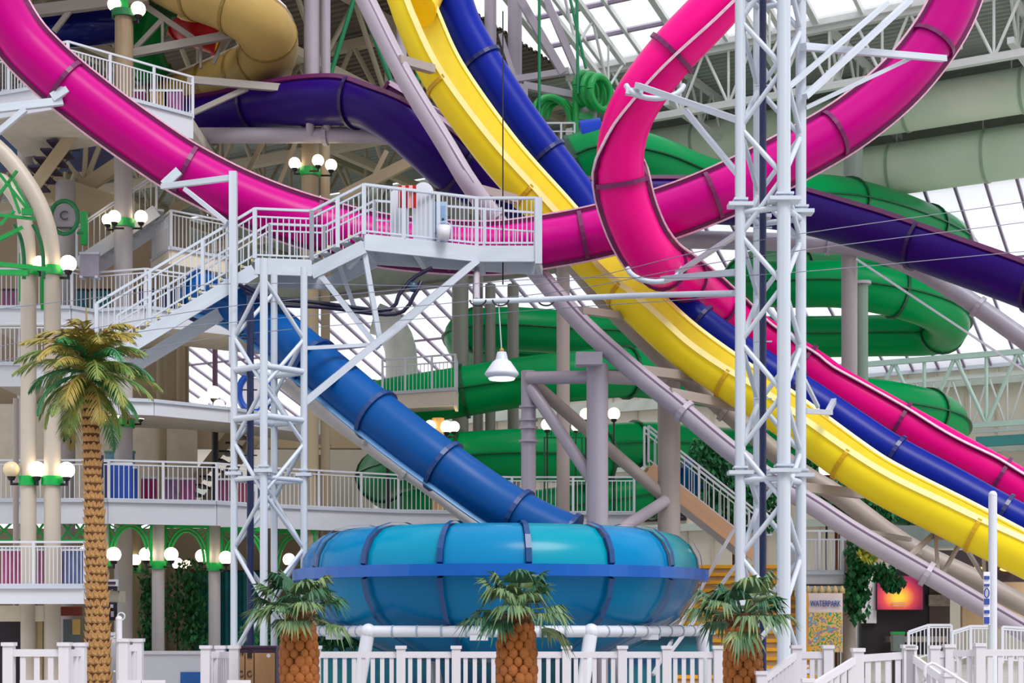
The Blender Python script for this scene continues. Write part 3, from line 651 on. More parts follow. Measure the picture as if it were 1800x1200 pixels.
for k in range(5): t_.box('stripe', b+V((-.16+.08*k, -.03, .95)), (.08, .03, .5), redm if k % 2 == 0 else M('pale_pink_stripe', '#F0A8A8', .5))
b = P(770, 440, 35.9); b.z = ZP+.02; t_ = T('control_cabinet', 'pale blue control cabinet standing on the platform behind the railing', 'cabinet', b)
t_.box('body', b+UP*.45, (.42, .3, .9), M('cabinet_blue', '#A6BBD6', .4)); t_.box('door', b+V((0, -.16, .5)), (.34, .03, .6), M('cabinet_door', '#7F9CC4', .4)); t_.ball('handle', b+V((.12, -.19, .5)), .025, blackm)
b = P(780, 432, 35.55); b.z = ZP; t_ = T('bucket', 'white pail beside the pale blue cabinet on the platform', 'bucket', b)
t_.part('body', MB().lathe(b, [(.0, .02), (.12, .02), (.16, .32), (.14, .32), (.11, .06)], 14), fence_w); t_.part('handle', MB().sweep(*(lambda q: (q, frames(q, V((0, 1, 0)))))([b+V((.16*math.cos(R_(a)), 0, .3+.12*math.sin(R_(a)))) for a in range(0, 181, 20)]), arc(.012, 0, 2*math.pi, 6)[:-1]), steel)
# pendant lamp and its pipe
th = T('pendant_lamp', 'white high bay lamp hanging under the level conduit pipe', 'lamp', P(882, 668, 34.2)); c = P(882, 640, 34.2)
th.part('housing', MB().lathe(c, [(.0, .26), (.1, .26), (.13, .12), (.17, .02)], 16), steel)
th.part('reflector', MB().lathe(c, [(.13, .1), (.2, .05), (.36, -.18), (.37, -.22), (.27, -.32), (.25, -.31), (.33, -.2)], 24), white)
th.part('lens', MB().lathe(c, [(.35, -.2), (.27, -.33), (0.0, -.345)], 24), M('lamp_lens', '#FFFDF4', .3, 0, emit=2.5))
th.rod('cord', c+UP*.25, P(876, 525, 34.2), .012, steel); th.part('hook', MB().ball(c+UP*.3, .05, 8, 6), M('brass', '#B88A3A', .4))
th = T('conduit_pipe', 'thin level white conduit pipe from which the high bay lamp hangs', 'pipe', P(840, 528, 34.2))
pipe(th, 'pipe', pts((832, 530, 34.2), (960, 526, 34), (1100, 520, 33), (1290, 515, 30.6)), .06, steel); th.rod('drop_pipe', P(838, 528, 34.2), P(838, 470, 36.8), .07, lilac)
for i, x in enumerate((840, 880, 960)):
    q = [P(x+14*math.cos(R_(a)), 527+10*abs(math.sin(R_(a))), 34.1) for a in range(0, 181, 15)]; th.part('cable_loop', MB().sweep(q, frames(q, V((0, 1, 0))), arc(.018, 0, 2*math.pi, 6)[:-1]), blackm)
# guy cables
for i, pp in enumerate((((-20, 545, 33), (200, 520, 33), (420, 498, 34), (940, 500, 35), (1300, 428, 30), (1820, 352, 32)), ((-20, 640, 33), (230, 585, 33), (480, 560, 34), (960, 515, 35), (1300, 455, 30), (1820, 388, 32)), ((-20, 612, 33), (260, 560, 33), (480, 530, 34), (950, 490, 35), (1300, 485, 30), (1820, 440, 32)), ((130, 640, 33), (420, 588, 34), (900, 548, 35), (1300, 520, 30)))):
    q = spline(pts(*pp), .6); solo('guy_cable', MB().sweep(q, frames(q), arc(.008, 0, 2*math.pi, 5)[:-1]), M('grey_wire', '#7C8094', .5), ('highest thin grey cable strung across the stairs to the lattice tower', 'lowest at the left of the long grey cables, crossing the palm crown', 'middle thin grey cable of the long ones crossing the stairs', 'short grey cable ending at the tall lattice tower')[i], 'cable', pts(*pp)[0], 'steel guy cables')
for lab, x, y0, y1, d in (('thin dark drop cable hanging across the yellow flume', 884, 20, 500, 37), ):
    solo('drop_cable', MB().cyl(P(x, y0, d), P(x, y1, d), .018, n=6), blackm, lab, 'cable', P(x, y1, d))
# ================================================================== left galleries
def gal(ps, z): return [V((px(x-900, d), d, z)) for x, d in ps]
def balcony(label, ps, z, depth, fas, back=None, rail=True, h=1.1, sp=.115, pe=1.5, fmat=None, mids=(.9,), thick=.3, name='balcony'):
    fr_ = gal(ps, z); th = T(name, label, 'balcony', (fr_[0].x, fr_[0].y, z-fas))
    deck(th, fr_, depth, thick, M('deck_soffit', '#C9C2B8', .6))
    for a, b in zip(fr_, fr_[1:]):
        th.beam('fascia', a-UP*fas/2+UP*.03, b-UP*fas/2+UP*.03, .1, fas, fmat or white)
        th.beam('edge_trim', a+UP*.02-V((0, .06, 0)), b+UP*.02-V((0, .06, 0)), .12, .09, steel)
    if rail: railing(th, [p+V((0, .08, 0)) for p in fr_], h, white, sp, pe, mids=mids, pw=.07)
    return th
Z2, Z3 = 5.0, 8.55
balcony('long white railed second floor gallery curving behind the date palm and the landing tower', [(-60, 42.2), (190, 42.2), (380, 43), (450, 44), (560, 45), (700, 46.3), (900, 47), (1115, 47)], Z2, 4.5, .62, sp=.13, pe=1.5)
balcony('short white railed first floor balcony behind the date palm trunk', [(-40, 38.2), (148, 38.2), (160, 39)], 2.62, 3.5, .42, sp=.095, pe=1.3)
L3 = balcony('white third floor walkway with a railed end beside the palm crown', [(-40, 41.8), (128, 41.8)], Z3, 4.5, .6, sp=.12, pe=1.4)
balcony('white curved walkway without railing passing behind the landing tower', [(120, 42.4), (270, 43), (400, 44.5), (560, 47.4)], 7.75, 3.5, .4, rail=False, fmat=white)
balcony('white fourth floor gallery behind the arched columns and the stair flight', [(-40, 43.4), (125, 43.4), (165, 43.9), (255, 43.4), (420, 45)], 10.35, 4.0, .5, sp=.13, pe=1.3)
balcony('white top balcony behind the magenta tube at roof level', [(-40, 41.2), (118, 40), (338, 42.6)], 15.3, 4.0, .62, sp=.1, pe=1.1, mids=(.82,))
balcony('small cream railed balcony with a globe lamp cluster beside the green tube', [(672, 49.6), (800, 48.6), (803, 50)], 8.9, 2.2, .5, sp=.13, pe=.75, fmat=cream, mids=(.8,))
balcony('grey railed upper terrace behind the stair flight and the lamp column', [(268, 46), (300, 44.4), (398, 45.6)], 12.2, 3.5, .45, sp=.12, pe=1.3, fmat=cream)
# walls behind the galleries
def panel_wall(name, label, x0, x1, d, z0, z1, mat):
    solo(name, MB().box(((px(x0-900, d)+px(x1-900, d))/2, d+.1, (z0+z1)/2), (px(x1-x0, d), .2, z1-z0)), mat, label, 'wall', (px((x0+x1)/2-900, d), d, z0), kind='structure')
arc_w = M('dark_tan_wall', '#8D7F68', .7, .12, .5)  # dark tan wall colour with noise variation
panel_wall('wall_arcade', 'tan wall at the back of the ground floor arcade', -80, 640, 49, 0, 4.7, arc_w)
panel_wall('wall_gallery', 'cream wall behind the second floor gallery railing', -80, 345, 49.5, 5.0, 8.6, M('gallery_wall', '#D8CDBD', .65, .06))
panel_wall('wall_gallery_two', 'cream panelled wall behind the gallery beyond the landing tower', 470, 655, 58.6, 0, 9.2, cream)
panel_wall('wall_terrace', 'brown wall behind the fourth floor gallery', -80, 330, 50, 8.6, 14.5, M('terrace_wall', '#A28F76', .7, .1, .5))
panel_wall('wall_top', 'dark wall behind the top balcony', -80, 230, 47.5, 15.3, 17.2, M('top_wall', '#55486A', .7, .3, 1.2, col2='#2C5A84'))
solo('tan_girder', MB().bar(G(300, 50, zy(760, 50)), G(690, 52, zy(762, 52)), .5, 1.0), beam_tan, 'broad tan girder below the curved walkway behind the landing tower', 'girder', G(300, 50, 7))
# columns
def column(x, d, w, ytop, mat, label, collars=(), group=None, name='column'):
    th = T(name, label, 'column', G(x, d), group); th.rod('shaft', G(x, d), P(x, ytop, d), px(w/2, d), mat, n=18)
    th.part('base_ring', MB().cyl(G(x, d), G(x, d, .15), px(w/2, d)+.06, n=16), mat)
    for y in collars: th.part('green_collar', MB().cyl(P(x, y+7, d), P(x, y-7, d), px(w/2, d)+.055, n=18), greenp)
    return th
column(217, 44.2, 32, 175, colm, 'grey column rising through every gallery behind the date palm', (393, 745))
column(115, 45, 34, 320, colm, 'thick grey column behind the round C sign')
column(44, 45.5, 26, 150, colm, 'grey column carrying the top balcony beside the back stair', ())
column(545, 45.2, 30, 224, colt, 'tan column with four globe lamps under the purple slide', (303,))
column(572, 46.4, 16, 226, colt, 'thin tan column paired with the four globe lamp column')
column(284, 49, 18, 590, colt, 'slim tan column beside the bright window left of the landing tower')
column(318, 50, 16, 590, colt, 'second slim tan column beside the bright window')
column(378, 50.5, 9, 590, M('plum_post', '#8A5F86', .5), 'thin plum post in the bright window')
column(555, 52, 24, 800, colt, 'short tan column below the girder right of the landing tower')
column(230, 46.5, 36, 915, colt, 'thick tan column with a dark green collar in the ground floor arcade', (1000,))
column(278, 43.1, 22, 922, colm, 'grey arcade column between the two green arches', (993,)); column(377, 43.9, 21, 924, colm, 'grey arcade column beside the landing tower with a green collar', (996,)); column(184, 42.7, 16, 920, colm, 'grey arcade column half hidden by the date palm trunk', (992,))
column(28, 41, 10, 700, tan, 'thin tan pipe column at the left of the paired arch columns')
T_ = T('column', 'broad tan column rising from the top balcony', 'column', G(218, 42.6, 15.3)); T_.rod('shaft', G(218, 42.6, 15.3), P(218, 25, 42.6), px(17, 40), M('tan_rough_column', '#9C866A', .6, .1), n=18); T_.part('base_ring', MB().cyl(G(218, 42.6, 15.3), G(218, 42.6, 15.4), .3, n=16), tan)
0 and column(207, 40, 40, 60, M('tan_rough_column', '#9C866A', .6, .1), 'broad tan column with a green collar at the top balcony', ())
T_ = T('column_band', 'green capital at the top of the broad tan column', 'capital', P(218, 32, 42.6)); T_.part('capital', MB().cyl(P(218, 32, 42.6), P(218, 20, 42.6), .33, n=16), greend); T_.part('post', MB().bar(P(218, 22, 42.6), P(218, -10, 42.6), .2), greenp)
# bent pipe arches at the far left
for x, r, lab in ((50, 13.5, 'tan pipe column bending over to the left, inner of the pair'), (92, 14.5, 'tan pipe column bending over to the left, outer of the pair')):
    d = 39.4; th = T('arch_column', lab, 'column', G(x, d)); k = 1 if x == 92 else .55
    q = spline([G(x, d), P(x, 900, d), P(x, 700, d), P(x, 560, d), P(x, 470, d), P(x-4*k, 420, d), P(x-18*k, 370, d), P(x-45*k, 320 if k == 1 else 345, d), P(x-85*k, 270 if k == 1 else 318, d), P(x-140, 225 if k == 1 else 295, d)], .35)
    th.part('shaft', MB().sweep(q, frames(q, V((0, 1, 0))), arc(px(r, d), 0, 2*math.pi, 18)[:-1]), M('warm_grey_pipe', '#C0B6AA', .45, .05, .8))
    for y in (476, 845): th.part('green_collar', MB().cyl(P(x, y+8, d), P(x, y-8, d), px(r, d)+.06, n=18), greenp)
# green lattice inside the arches
th = T('green_trellis', 'green painted steel lattice inside the bent pipe arches', 'trellis', P(0, 480, 38))
for a, b, w in (((-20, 462, 37.9), (90, 474, 37.9), .1), ((-20, 478, 37.9), (50, 480, 37.9), .12), ((-10, 425, 38.1), (40, 400, 38.1), .09), ((-5, 300, 38), (50, 370, 38), .07), ((0, 340, 38), (30, 300, 38), .06), ((20, 310, 38), (55, 372, 38), .06), ((0, 378, 38), (62, 385, 38), .07), ((15, 320, 38), (35, 375, 38), .06), ((0, 395, 38), (25, 370, 38), .06), ((30, 330, 38), (52, 366, 38), .05), ((75, 545, 40.2), (75, 400, 40.2), .08), ((148, 430, 44), (148, 372, 44), .16), ((36, 530, 40.2), (36, 445, 40.2), .06)):
    th.beam('lattice_bar', P(*a), P(*b), w, w, greenp)
th.box('gusset', P(48, 372, 37.9), (.25, .08, .16), greenp)
for x0, x1, yt in ((33, 42, 395), (66, 76, 395)):
    q = spline(pts((x0-8, yt, 38.4), (x0+4, yt+25, 38.4), (x1, yt+60, 38.4), (x1, yt+95, 38.4)), .15); th.part('curved_bar', MB().sweep(q, frames(q, V((0, 1, 0))), arc(.05, 0, 2*math.pi, 8)[:-1]), greend)
# round C sign
th = T('round_sign', 'round grey sign with a green rim and the letter C', 'sign', P(113, 415, 42.5)); c = P(113, 382, 42.5)
th.part('disc', MB().cyl(c, c+V((0, .08, 0)), px(22, 42.5), n=28), M('sign_grey', '#8E8C92', .5)); q = [c+V((px(24, 42.5)*math.cos(R_(a)), 0, px(29, 42.5)*math.sin(R_(a)))) for a in range(0, 361, 12)]
th.part('rim', MB().sweep(q, frames(q, V((0, 1, 0))), arc(.06, 0, 2*math.pi, 8)[:-1], True, False), greend); lettering(th, 'C', c+V((0, -.05, .03)), .34, M('sign_ink', '#33363A', .5)); th.box('caption_bar', c+V((0, -.03, -.28)), (.4, .02, .035), MATS['sign_ink'])
th.rod('bracket', c+V((.33, .05, -.4)), c+V((.5, .05, -.4)), .04, greend)
# globe lamps
def globe(x, y, d, r, label, group, col_x=None, lit=True, zf=None):
    c = P(x, y, d); rr_ = px(r, d); th = T('globe_lamp', label, 'lamp', c-UP*(rr_*1.9), group)
    th.part('globe', MB().ball(c, rr_, 16, 10), lampm if lit else lampo); th.part('cup', MB().lathe(c-UP*rr_*1.3, [(0, 0), (rr_*.35, 0), (rr_*.55, rr_*.45)], 12), blackm)
    th.rod('stem', c-UP*rr_*1.9, c-UP*rr_*1.2, rr_*.16, blackm)
    if zf is not None: th.rod('lamp_pole', G(x, d, zf), c-UP*rr_*1.85, rr_*.14, blackm)
    if col_x is not None: th.rod('arm', c-UP*rr_*1.75, P(col_x, y+r*1.75, d+.3), rr_*.16, blackm)
gl = 'globe lamps on columns'
for a in ((20, 825, 39.2, 14.5, 'unlit cream globe lamp on the paired arch columns', 'lower arch column lamps', 48, False), (65, 825, 39.2, 14.5, 'lit globe lamp on the lower green collars of the paired arch columns', 'lower arch column lamps', 52), (117, 826, 39.2, 14.5, 'lit globe lamp on the lower green collars of the paired arch columns', 'lower arch column lamps', 94),
          (70, 462, 39.2, 12.5, 'lit globe lamp on the upper green collars of the arch columns', 'upper arch column lamps', 84), (120, 463, 39.2, 14.5, 'lit globe lamp on the upper green collars of the arch columns', 'upper arch column lamps', 96),
          (189, 386, 44.2, 10, 'lit globe lamp on the grey column by the terrace stair', 'terrace column lamps', 217), (201, 381, 43.6, 11.5, 'lit globe lamp on the grey column by the terrace stair', 'terrace column lamps', 217), (248, 381, 44.2, 11.5, 'lit globe lamp on the grey column by the terrace stair', 'terrace column lamps', 217),
          (518, 287, 45, 10.5, 'lit globe lamp of the four on the tan column under the purple slide', 'purple slide column lamps', 545), (536, 291, 45.9, 8, 'lit globe lamp of the four on the tan column under the purple slide', 'purple slide column lamps', 545), (559, 282, 44.4, 10.5, 'lit globe lamp of the four on the tan column under the purple slide', 'purple slide column lamps', 545), (582, 290, 45.2, 10.5, 'lit globe lamp of the four on the tan column under the purple slide', 'purple slide column lamps', 545),
          (190, 730, 44.2, 11, 'lit globe lamp glowing behind the date palm fronds', 'lamps behind the palm fronds', 217), (199, 728, 43.5, 11, 'lit globe lamp glowing behind the date palm fronds', 'lamps behind the palm fronds', 217), (247, 728, 44.2, 10, 'lit globe lamp glowing behind the date palm fronds', 'lamps behind the palm fronds', 217),
          (200, 974, 42.3, 13, 'lit globe lamp on the arcade column half hidden by the date palm trunk', 'arcade lamps', 186), (257, 974, 42.8, 12.5, 'lit globe lamp on the grey arcade column between the two green arches', 'arcade lamps', 274), (301, 974, 42.8, 12.5, 'lit globe lamp on the grey arcade column between the two green arches', 'arcade lamps', 282), (355, 977, 43.6, 12, 'lit globe lamp on the green-collared arcade column beside the landing tower', 'arcade lamps', 373), (397, 980, 43.6, 12, 'lit globe lamp on the green-collared arcade column beside the landing tower', 'arcade lamps', 381), (238, 984, 46.2, 10, 'lit globe lamp on the dark green collar of the thick tan arcade column', 'arcade lamps', 230), (312, 990, 46.5, 10, 'lit globe lamp on a thin pole in front of the arcade ivy', 'arcade lamps', None, True, 0), (328, 992, 47, 8, 'lit globe lamp on a thin pole in front of the arcade ivy', 'arcade lamps', None, True, 0), (151, 968, 42.3, 11, 'lit globe lamp on the arcade column half hidden by the date palm trunk', 'arcade lamps', 180),
          (64, 980, 41.8, 9, 'lit globe lamp seen through the first floor balcony railing', None, None, True, 0),
          (508, 983, 46, 11, 'lit globe lamp between the landing tower and the bowl', 'lamps left of the bowl', None, True, 0), (542, 982, 46.5, 10, 'lit globe lamp between the landing tower and the bowl', 'lamps left of the bowl', None, True, 0),
          (376, 690, 46, 12, 'lit globe lamp clustered above the curved walkway', 'walkway lamps', None, True, 7.75), (356, 708, 45.6, 10, 'lit globe lamp clustered above the curved walkway', 'walkway lamps', None, True, 7.75), (385, 712, 45.8, 10, 'lit globe lamp clustered above the curved walkway', 'walkway lamps', None, True, 7.75), (406, 714, 46, 9, 'lit globe lamp clustered above the curved walkway', 'walkway lamps', None, True, 7.75),
          (756, 748, 49.6, 10, 'lit globe lamp under the small cream balcony', 'cream balcony lamps', 770), (785, 750, 49.4, 11, 'lit globe lamp under the small cream balcony', 'cream balcony lamps', 770), (798, 750, 49.8, 10, 'lit globe lamp under the small cream balcony', 'cream balcony lamps', 770),
          (962, 746, 48, 11, 'lit globe lamp seen between the tan frame columns', 'lamps between the frame columns', None, True, 5.0), (1012, 750, 48.6, 8, 'lit globe lamp seen between the tan frame columns', 'lamps between the frame columns', None, True, 0), (1030, 728, 47.6, 11, 'lit globe lamp seen between the tan frame columns', 'lamps between the frame columns', None, True, 0), (1079, 727, 47.6, 11, 'lit globe lamp seen between the tan frame columns', 'lamps between the frame columns', None, True, 0),
          (1453, 823, 45.4, 14, 'lit globe lamp under the yellow flume by the trees', 'lamps under the yellow flume', None, True, 0), (1475, 826, 45.8, 10, 'lit globe lamp under the yellow flume by the trees', 'lamps under the yellow flume', None, True, 0),
          (201, 8, 42.5, 12, 'lit globe lamp at the green capital of the top balcony', 'top balcony lamps', 214), (243, 16, 42.5, 13, 'lit globe lamp at the green capital of the top balcony', 'top balcony lamps', 220)): globe(*a)
# column under the cream balcony
column(770, 49.9, 22, 735, M('lamp_glow_tan', '#D3A968', .6), 'tan column lit warm under the small cream balcony')  # warm lamp glow is put into this column's base colour
column(378, 47.4, 11, 735, blackm, 'thin black lamp post standing on the second floor gallery by the tower', name='lamp_post'); column(682, 47.2, 8, 778, blackm, 'thin black lamp post before the low green tube', name='lamp_post'); column(178, 42, 8, 800, navy, 'thin navy post beside the blue notice boards', name='lamp_post')
# green arches of the arcade
def arch(x0, x1, d, ytop, label):
    th = T('green_arch', label, 'arch', G((x0+x1)/2, d, zy(1000, d))); w = (x1-x0)/2; xc = (x0+x1)/2; h = 62
    th.beam('head_rail', P(x0, ytop, d), P(x1, ytop, d), .07, .12, greenp)
    for s in (-1, 1): th.beam('jamb_rail', P(xc+s*(w-2), ytop, d), P(xc+s*(w-2), ytop+75, d), .06, .06, greenp)
    for k in (0, 6):
        q = [P(xc+(w-3-k)*math.cos(R_(a)), ytop+66-(h-k)*math.sin(R_(a)), d) for a in range(0, 181, 10)]; th.part('arch_bar', MB().sweep(q, frames(q, V((0, 1, 0))), arc(.04, 0, 2*math.pi, 6)[:-1]), greenp)
    for s in (-1, 1):
        for a in (20, 32, 44, 56, 68):
            p = P(xc+s*(w-3)*math.cos(R_(a)), ytop+66-h*math.sin(R_(a)), d); th.rod('spandrel_bar', p, P(xc+s*w*.98, ytop+4+ (56-a)*.3, d) if a > 30 else P(xc+s*w*.98, ytop+40-a*.2, d), .018, greenp, n=6)
arch(190, 268, 42.7, 916, 'green bent steel arch between arcade columns, nearer the date palm'); arch(289, 368, 43.3, 924, 'green bent steel arch between arcade columns, nearer the landing tower'); arch(388, 470, 44, 930, 'green bent steel arch partly behind the landing tower'); arch(480, 556, 45, 934, 'green bent steel arch just left of the bowl')
th = T('green_trellis', 'green crossed lattice panels under the second floor gallery at the far left', 'trellis', P(80, 950, 42.3))
for x0, x1 in ((-10, 24), (58, 80), (108, 130), (130, 152)):
    for a, b in (((x0, 915), (x1, 948)), ((x1, 915), (x0, 948))): th.beam('lattice_bar', P(*a, 42.5), P(*b, 42.5), .05, .05, greenp)
th.beam('head_rail', P(-20, 913, 42.5), P(160, 913, 42.5), .08, .1, greenp); th.beam('foot_rail', P(-20, 950, 42.5), P(160, 950, 42.5), .06, .08, greenp)
# things on the galleries
def board(name, label, cat, x, d, z, w, h, mat, trim, t=.12):
    b = G(x, d, z); th = T(name, label, cat, b); th.box('panel', b+UP*(h/2+.05), (w, t, h), mat); th.box('top_trim', b+UP*(h+.07), (w*1.06, t*1.3, .06), trim)
    for s in (-1, 1): th.box('foot', b+V((s*w*.4, 0, .03)), (.08, .3, .06), trim)
    return th
bb = M('board_blue', '#1C4FB4', .4, .15, 2); bg = M('board_teal', '#5AA08A', .5); bp_ = M('board_magenta', '#A8287C', .5, .15, 2)
board('notice_board', 'royal blue notice board with pale dots behind the gallery railing', 'board', 208, 43.4, Z2, .75, 1.05, bb, white); board('notice_board', 'narrow navy notice board at the end of the blue ones', 'board', 183, 43.2, Z2, .22, 1.1, navy, white); board('notice_board', 'striped teal and blue sign above the gallery railing', 'sign', 211, 44.6, Z2, .8, 1.5, M('teal_stripe', '#6FA7B8', .5, .3, 4, col2='#3C5FA0'), bg)
board('notice_board', 'blue poster panel between pink boards on the gallery', 'board', 231, 44, Z2, .3, 1.0, bb, white)
for i, (x, c_) in enumerate(((262, '#A3246A'), (300, '#8E6AA0'), (330, '#A04A8A'), (395, '#7A3460'), (432, '#8A3048'), (466, '#3E5C6C'))): board('locker_row', ('magenta', 'mauve', 'purple', 'plum', 'crimson', 'slate')[i]+' locker standing behind the gallery railing', 'locker', x, 45.4+.15*i, Z2, .42, .85, M('locker_%d' % i, c_, .5, .2, 3), white)
for i, (x, z, d, c_) in enumerate(((60, 2.62, 40.5, '#9C4A7A'), (100, 2.62, 40.8, '#7E5C9C'), (20, 2.62, 40.6, '#B04A80'), (130, 2.62, 40.6, '#5C6CA0'))): board('wall_locker', ('rose', 'violet', 'pink', 'slate blue')[i]+' locker behind the first floor balcony railing', 'locker', x, d, z, .5, .95, M('wlock_%d' % i, c_, .5, .2, 3), white)
for i, (x, c_) in enumerate(((138, '#2C7E96'), (178, '#1F8C8C'), (219, '#B03030'), (258, '#8C6CA4'), (20, '#8E4A78'), (300, '#4A4E8C'))): board('arcade_machine', ('steel blue', 'teal', 'red', 'violet', 'plum', 'indigo')[i]+' game cabinet behind the fourth floor gallery railing', 'cabinet', x, 46.4, 10.36, .55, 1.05, M('cab_%d' % i, c_, .4, .2, 3), blackm)
for i, (x, c_) in enumerate(((20, '#5A2A7A'), (60, '#1D5A78'), (145, '#1C4C90'), (190, '#7A3A9C'), (240, '#8C2C6C'), (280, '#B08430'), (305, '#9C4C94'))): board('play_panel', ('violet', 'deep teal', 'blue', 'mauve', 'magenta', 'ochre', 'orchid')[i]+' play panel behind the top balcony railing', 'panel', x, 43.6, 15.31, .48, .95, M('ride_%d' % i, c_, .4, .3, 2), white)
board('info_sign', 'grey information sign on the upper stair', 'sign', 158, 43.6, 11.2, .52, .62, M('sign_plain_grey', '#9A94A6', .5), steel)
# back stairs
def bstair(label, a, b, n, dw, sm, tm):
    th = T('back_stair', label, 'staircase', a); a = V(a); b = V(b); d_ = (b-a); d_.z = 0; d_.normalize()
    for o in (V((0, 0, 0)), dw): th.beam('stringer', a+o, b+o, .07, .34, sm)
    for i in range(n):
        p = a.lerp(b, (i+.5)/n); th.part('tread', MB().box(p+dw/2+UP*.1, (.3, dw.length, .06), (d_, UP.cross(d_), UP)), tm)
    return th
tdark = M('dark_tread', '#3A2C4A', .6)
bstair('tan open stair seen from below under the top balcony', P(62, 325, 43.4), P(150, 205, 43.4), 8, V((-.6, 1.6, .1)), beam_tan, tdark)
s1 = bstair('white stair rising to the grey terrace behind the lamp column', P(135, 465, 44.2), P(275, 370, 44.8), 10, V((0, 1.2, 0)), white, tread_m); railing(s1, [P(135, 462, 44.2), P(275, 367, 44.8)], 1.0, white, .16, 1.2)
bstair('dark open stair below the tan girder behind the tower', G(305, 47.7, 5.2), P(408, 762, 47.7), 9, V((.5, 1.2, 0)), colt, blackm)
# tan beams behind the magenta tube
th = T('roof_bracing', 'tan steel beams meeting behind the grey columns below the top balcony', 'bracing', P(150, 350, 46.5))
for a, b, w in (((55, 318, 46.5), (235, 378, 46.5), .7), ((140, 335, 46.8), (215, 285, 46.8), .4), ((148, 320, 47), (152, 245, 47), .14), ((150, 320, 47), (178, 250, 47), .14), ((145, 320, 47), (118, 285, 47), .12), ((60, 285, 46.5), (165, 215, 46.5), .2), ((300, 370, 48), (430, 300, 48), .25), ((420, 330, 48), (470, 235, 48), .14), ((600, 345, 49), (760, 265, 49), .32), ((480, 350, 49), (520, 250, 49), .12), ((310, 235, 47.5), (500, 350, 47.5), .14), ((680, 265, 49), (640, 345, 49), .14)): th.beam('beam', P(*a), P(*b), w*.6, w, beam_tan)
# round blue and white sign in the tower
th = T('round_sign', 'large white disc sign with a blue ring behind the landing tower', 'sign', P(448, 735, 46)); c = P(448, 690, 46)
th.part('disc', MB().cyl(c, c+V((0, .1, 0)), px(26, 46), n=28), M('disc_white', '#E4E6F0', .4)); q = [c+V((px(28, 46)*math.cos(R_(a)), 0, px(34, 46)*math.sin(R_(a)))) for a in range(0, 361, 12)]; th.part('rim', MB().sweep(q, frames(q, V((0, 1, 0))), arc(.1, 0, 2*math.pi, 8)[:-1], True, False), M('ring_blue', '#1550B8', .4)); th.rod('post', c-UP*.5, G(448, 46, 7.75), .05, steel)
# ================================================================== vegetation
leafA = M('palm_green', '#3F7A3A', .5, .25, 4, col2='#8C8A3C'); leafB = M('palm_deep_green', '#1F6B4A', .5, .2, 4, col2='#3E7F3C'); leafC = M('palm_gold', '#A88B3E', .55, .2, 4, col2='#6E7A34')
fanA = M('fan_leaf_green', '#2F6248', .5, .25, 3, col2='#7C8E55'); fanB = M('fan_leaf_dark', '#17452F', .5, .2, 3, col2='#2E6A44')
husk = M('palm_husk', '#DBAE72', .75, .2, 6, .6, col2='#A06A36'); huskd = M('palm_trunk_core', '#6A3F20', .85, .15, 5, .5); husko = M('pineapple_husk', '#B9702C', .6, .18, 5, .5, col2='#8E4E1C')
def frond(base, az, el, L, droop, leaf=.34, n=30, w=.02):
    """a feather leaf: curved rachis with paired leaflets"""
    m = MB(); d = V((math.cos(az)*math.cos(el), math.sin(az)*math.cos(el), math.sin(el))); h = V((math.cos(az), math.sin(az), 0)); side = V((-math.sin(az), math.cos(az), 0))
    pp = []; p = V(base); e = el
    for i in range(n+1):
        pp.append(p.copy()); e = el-droop*(i/n)**1.3; p = p+(h*math.cos(e)+UP*math.sin(e))*(L/n)
    fr_ = frames(pp)
    m.sweep(pp[::2], fr_[::2], arc(.02, 0, 2*math.pi, 5)[:-1])
    for i in range(2, n+1):
        t, s, u = fr_[i]; k = math.sin(math.pi*(i/n*.86+.12)); l = leaf*k*random.uniform(.8, 1.1)
        for sg in (-1, 1):
            tip = pp[i]+(side*sg*.62+t*.72+UP*random.uniform(-.55, -.15))*l
            mid = pp[i].lerp(tip, .5)+UP*l*.08; ww = t*w
            m.add([pp[i]-ww*.5, pp[i]+ww*.5, mid+ww, tip, mid-ww], [(0, 1, 2, 4), (4, 2, 3)])
    return m
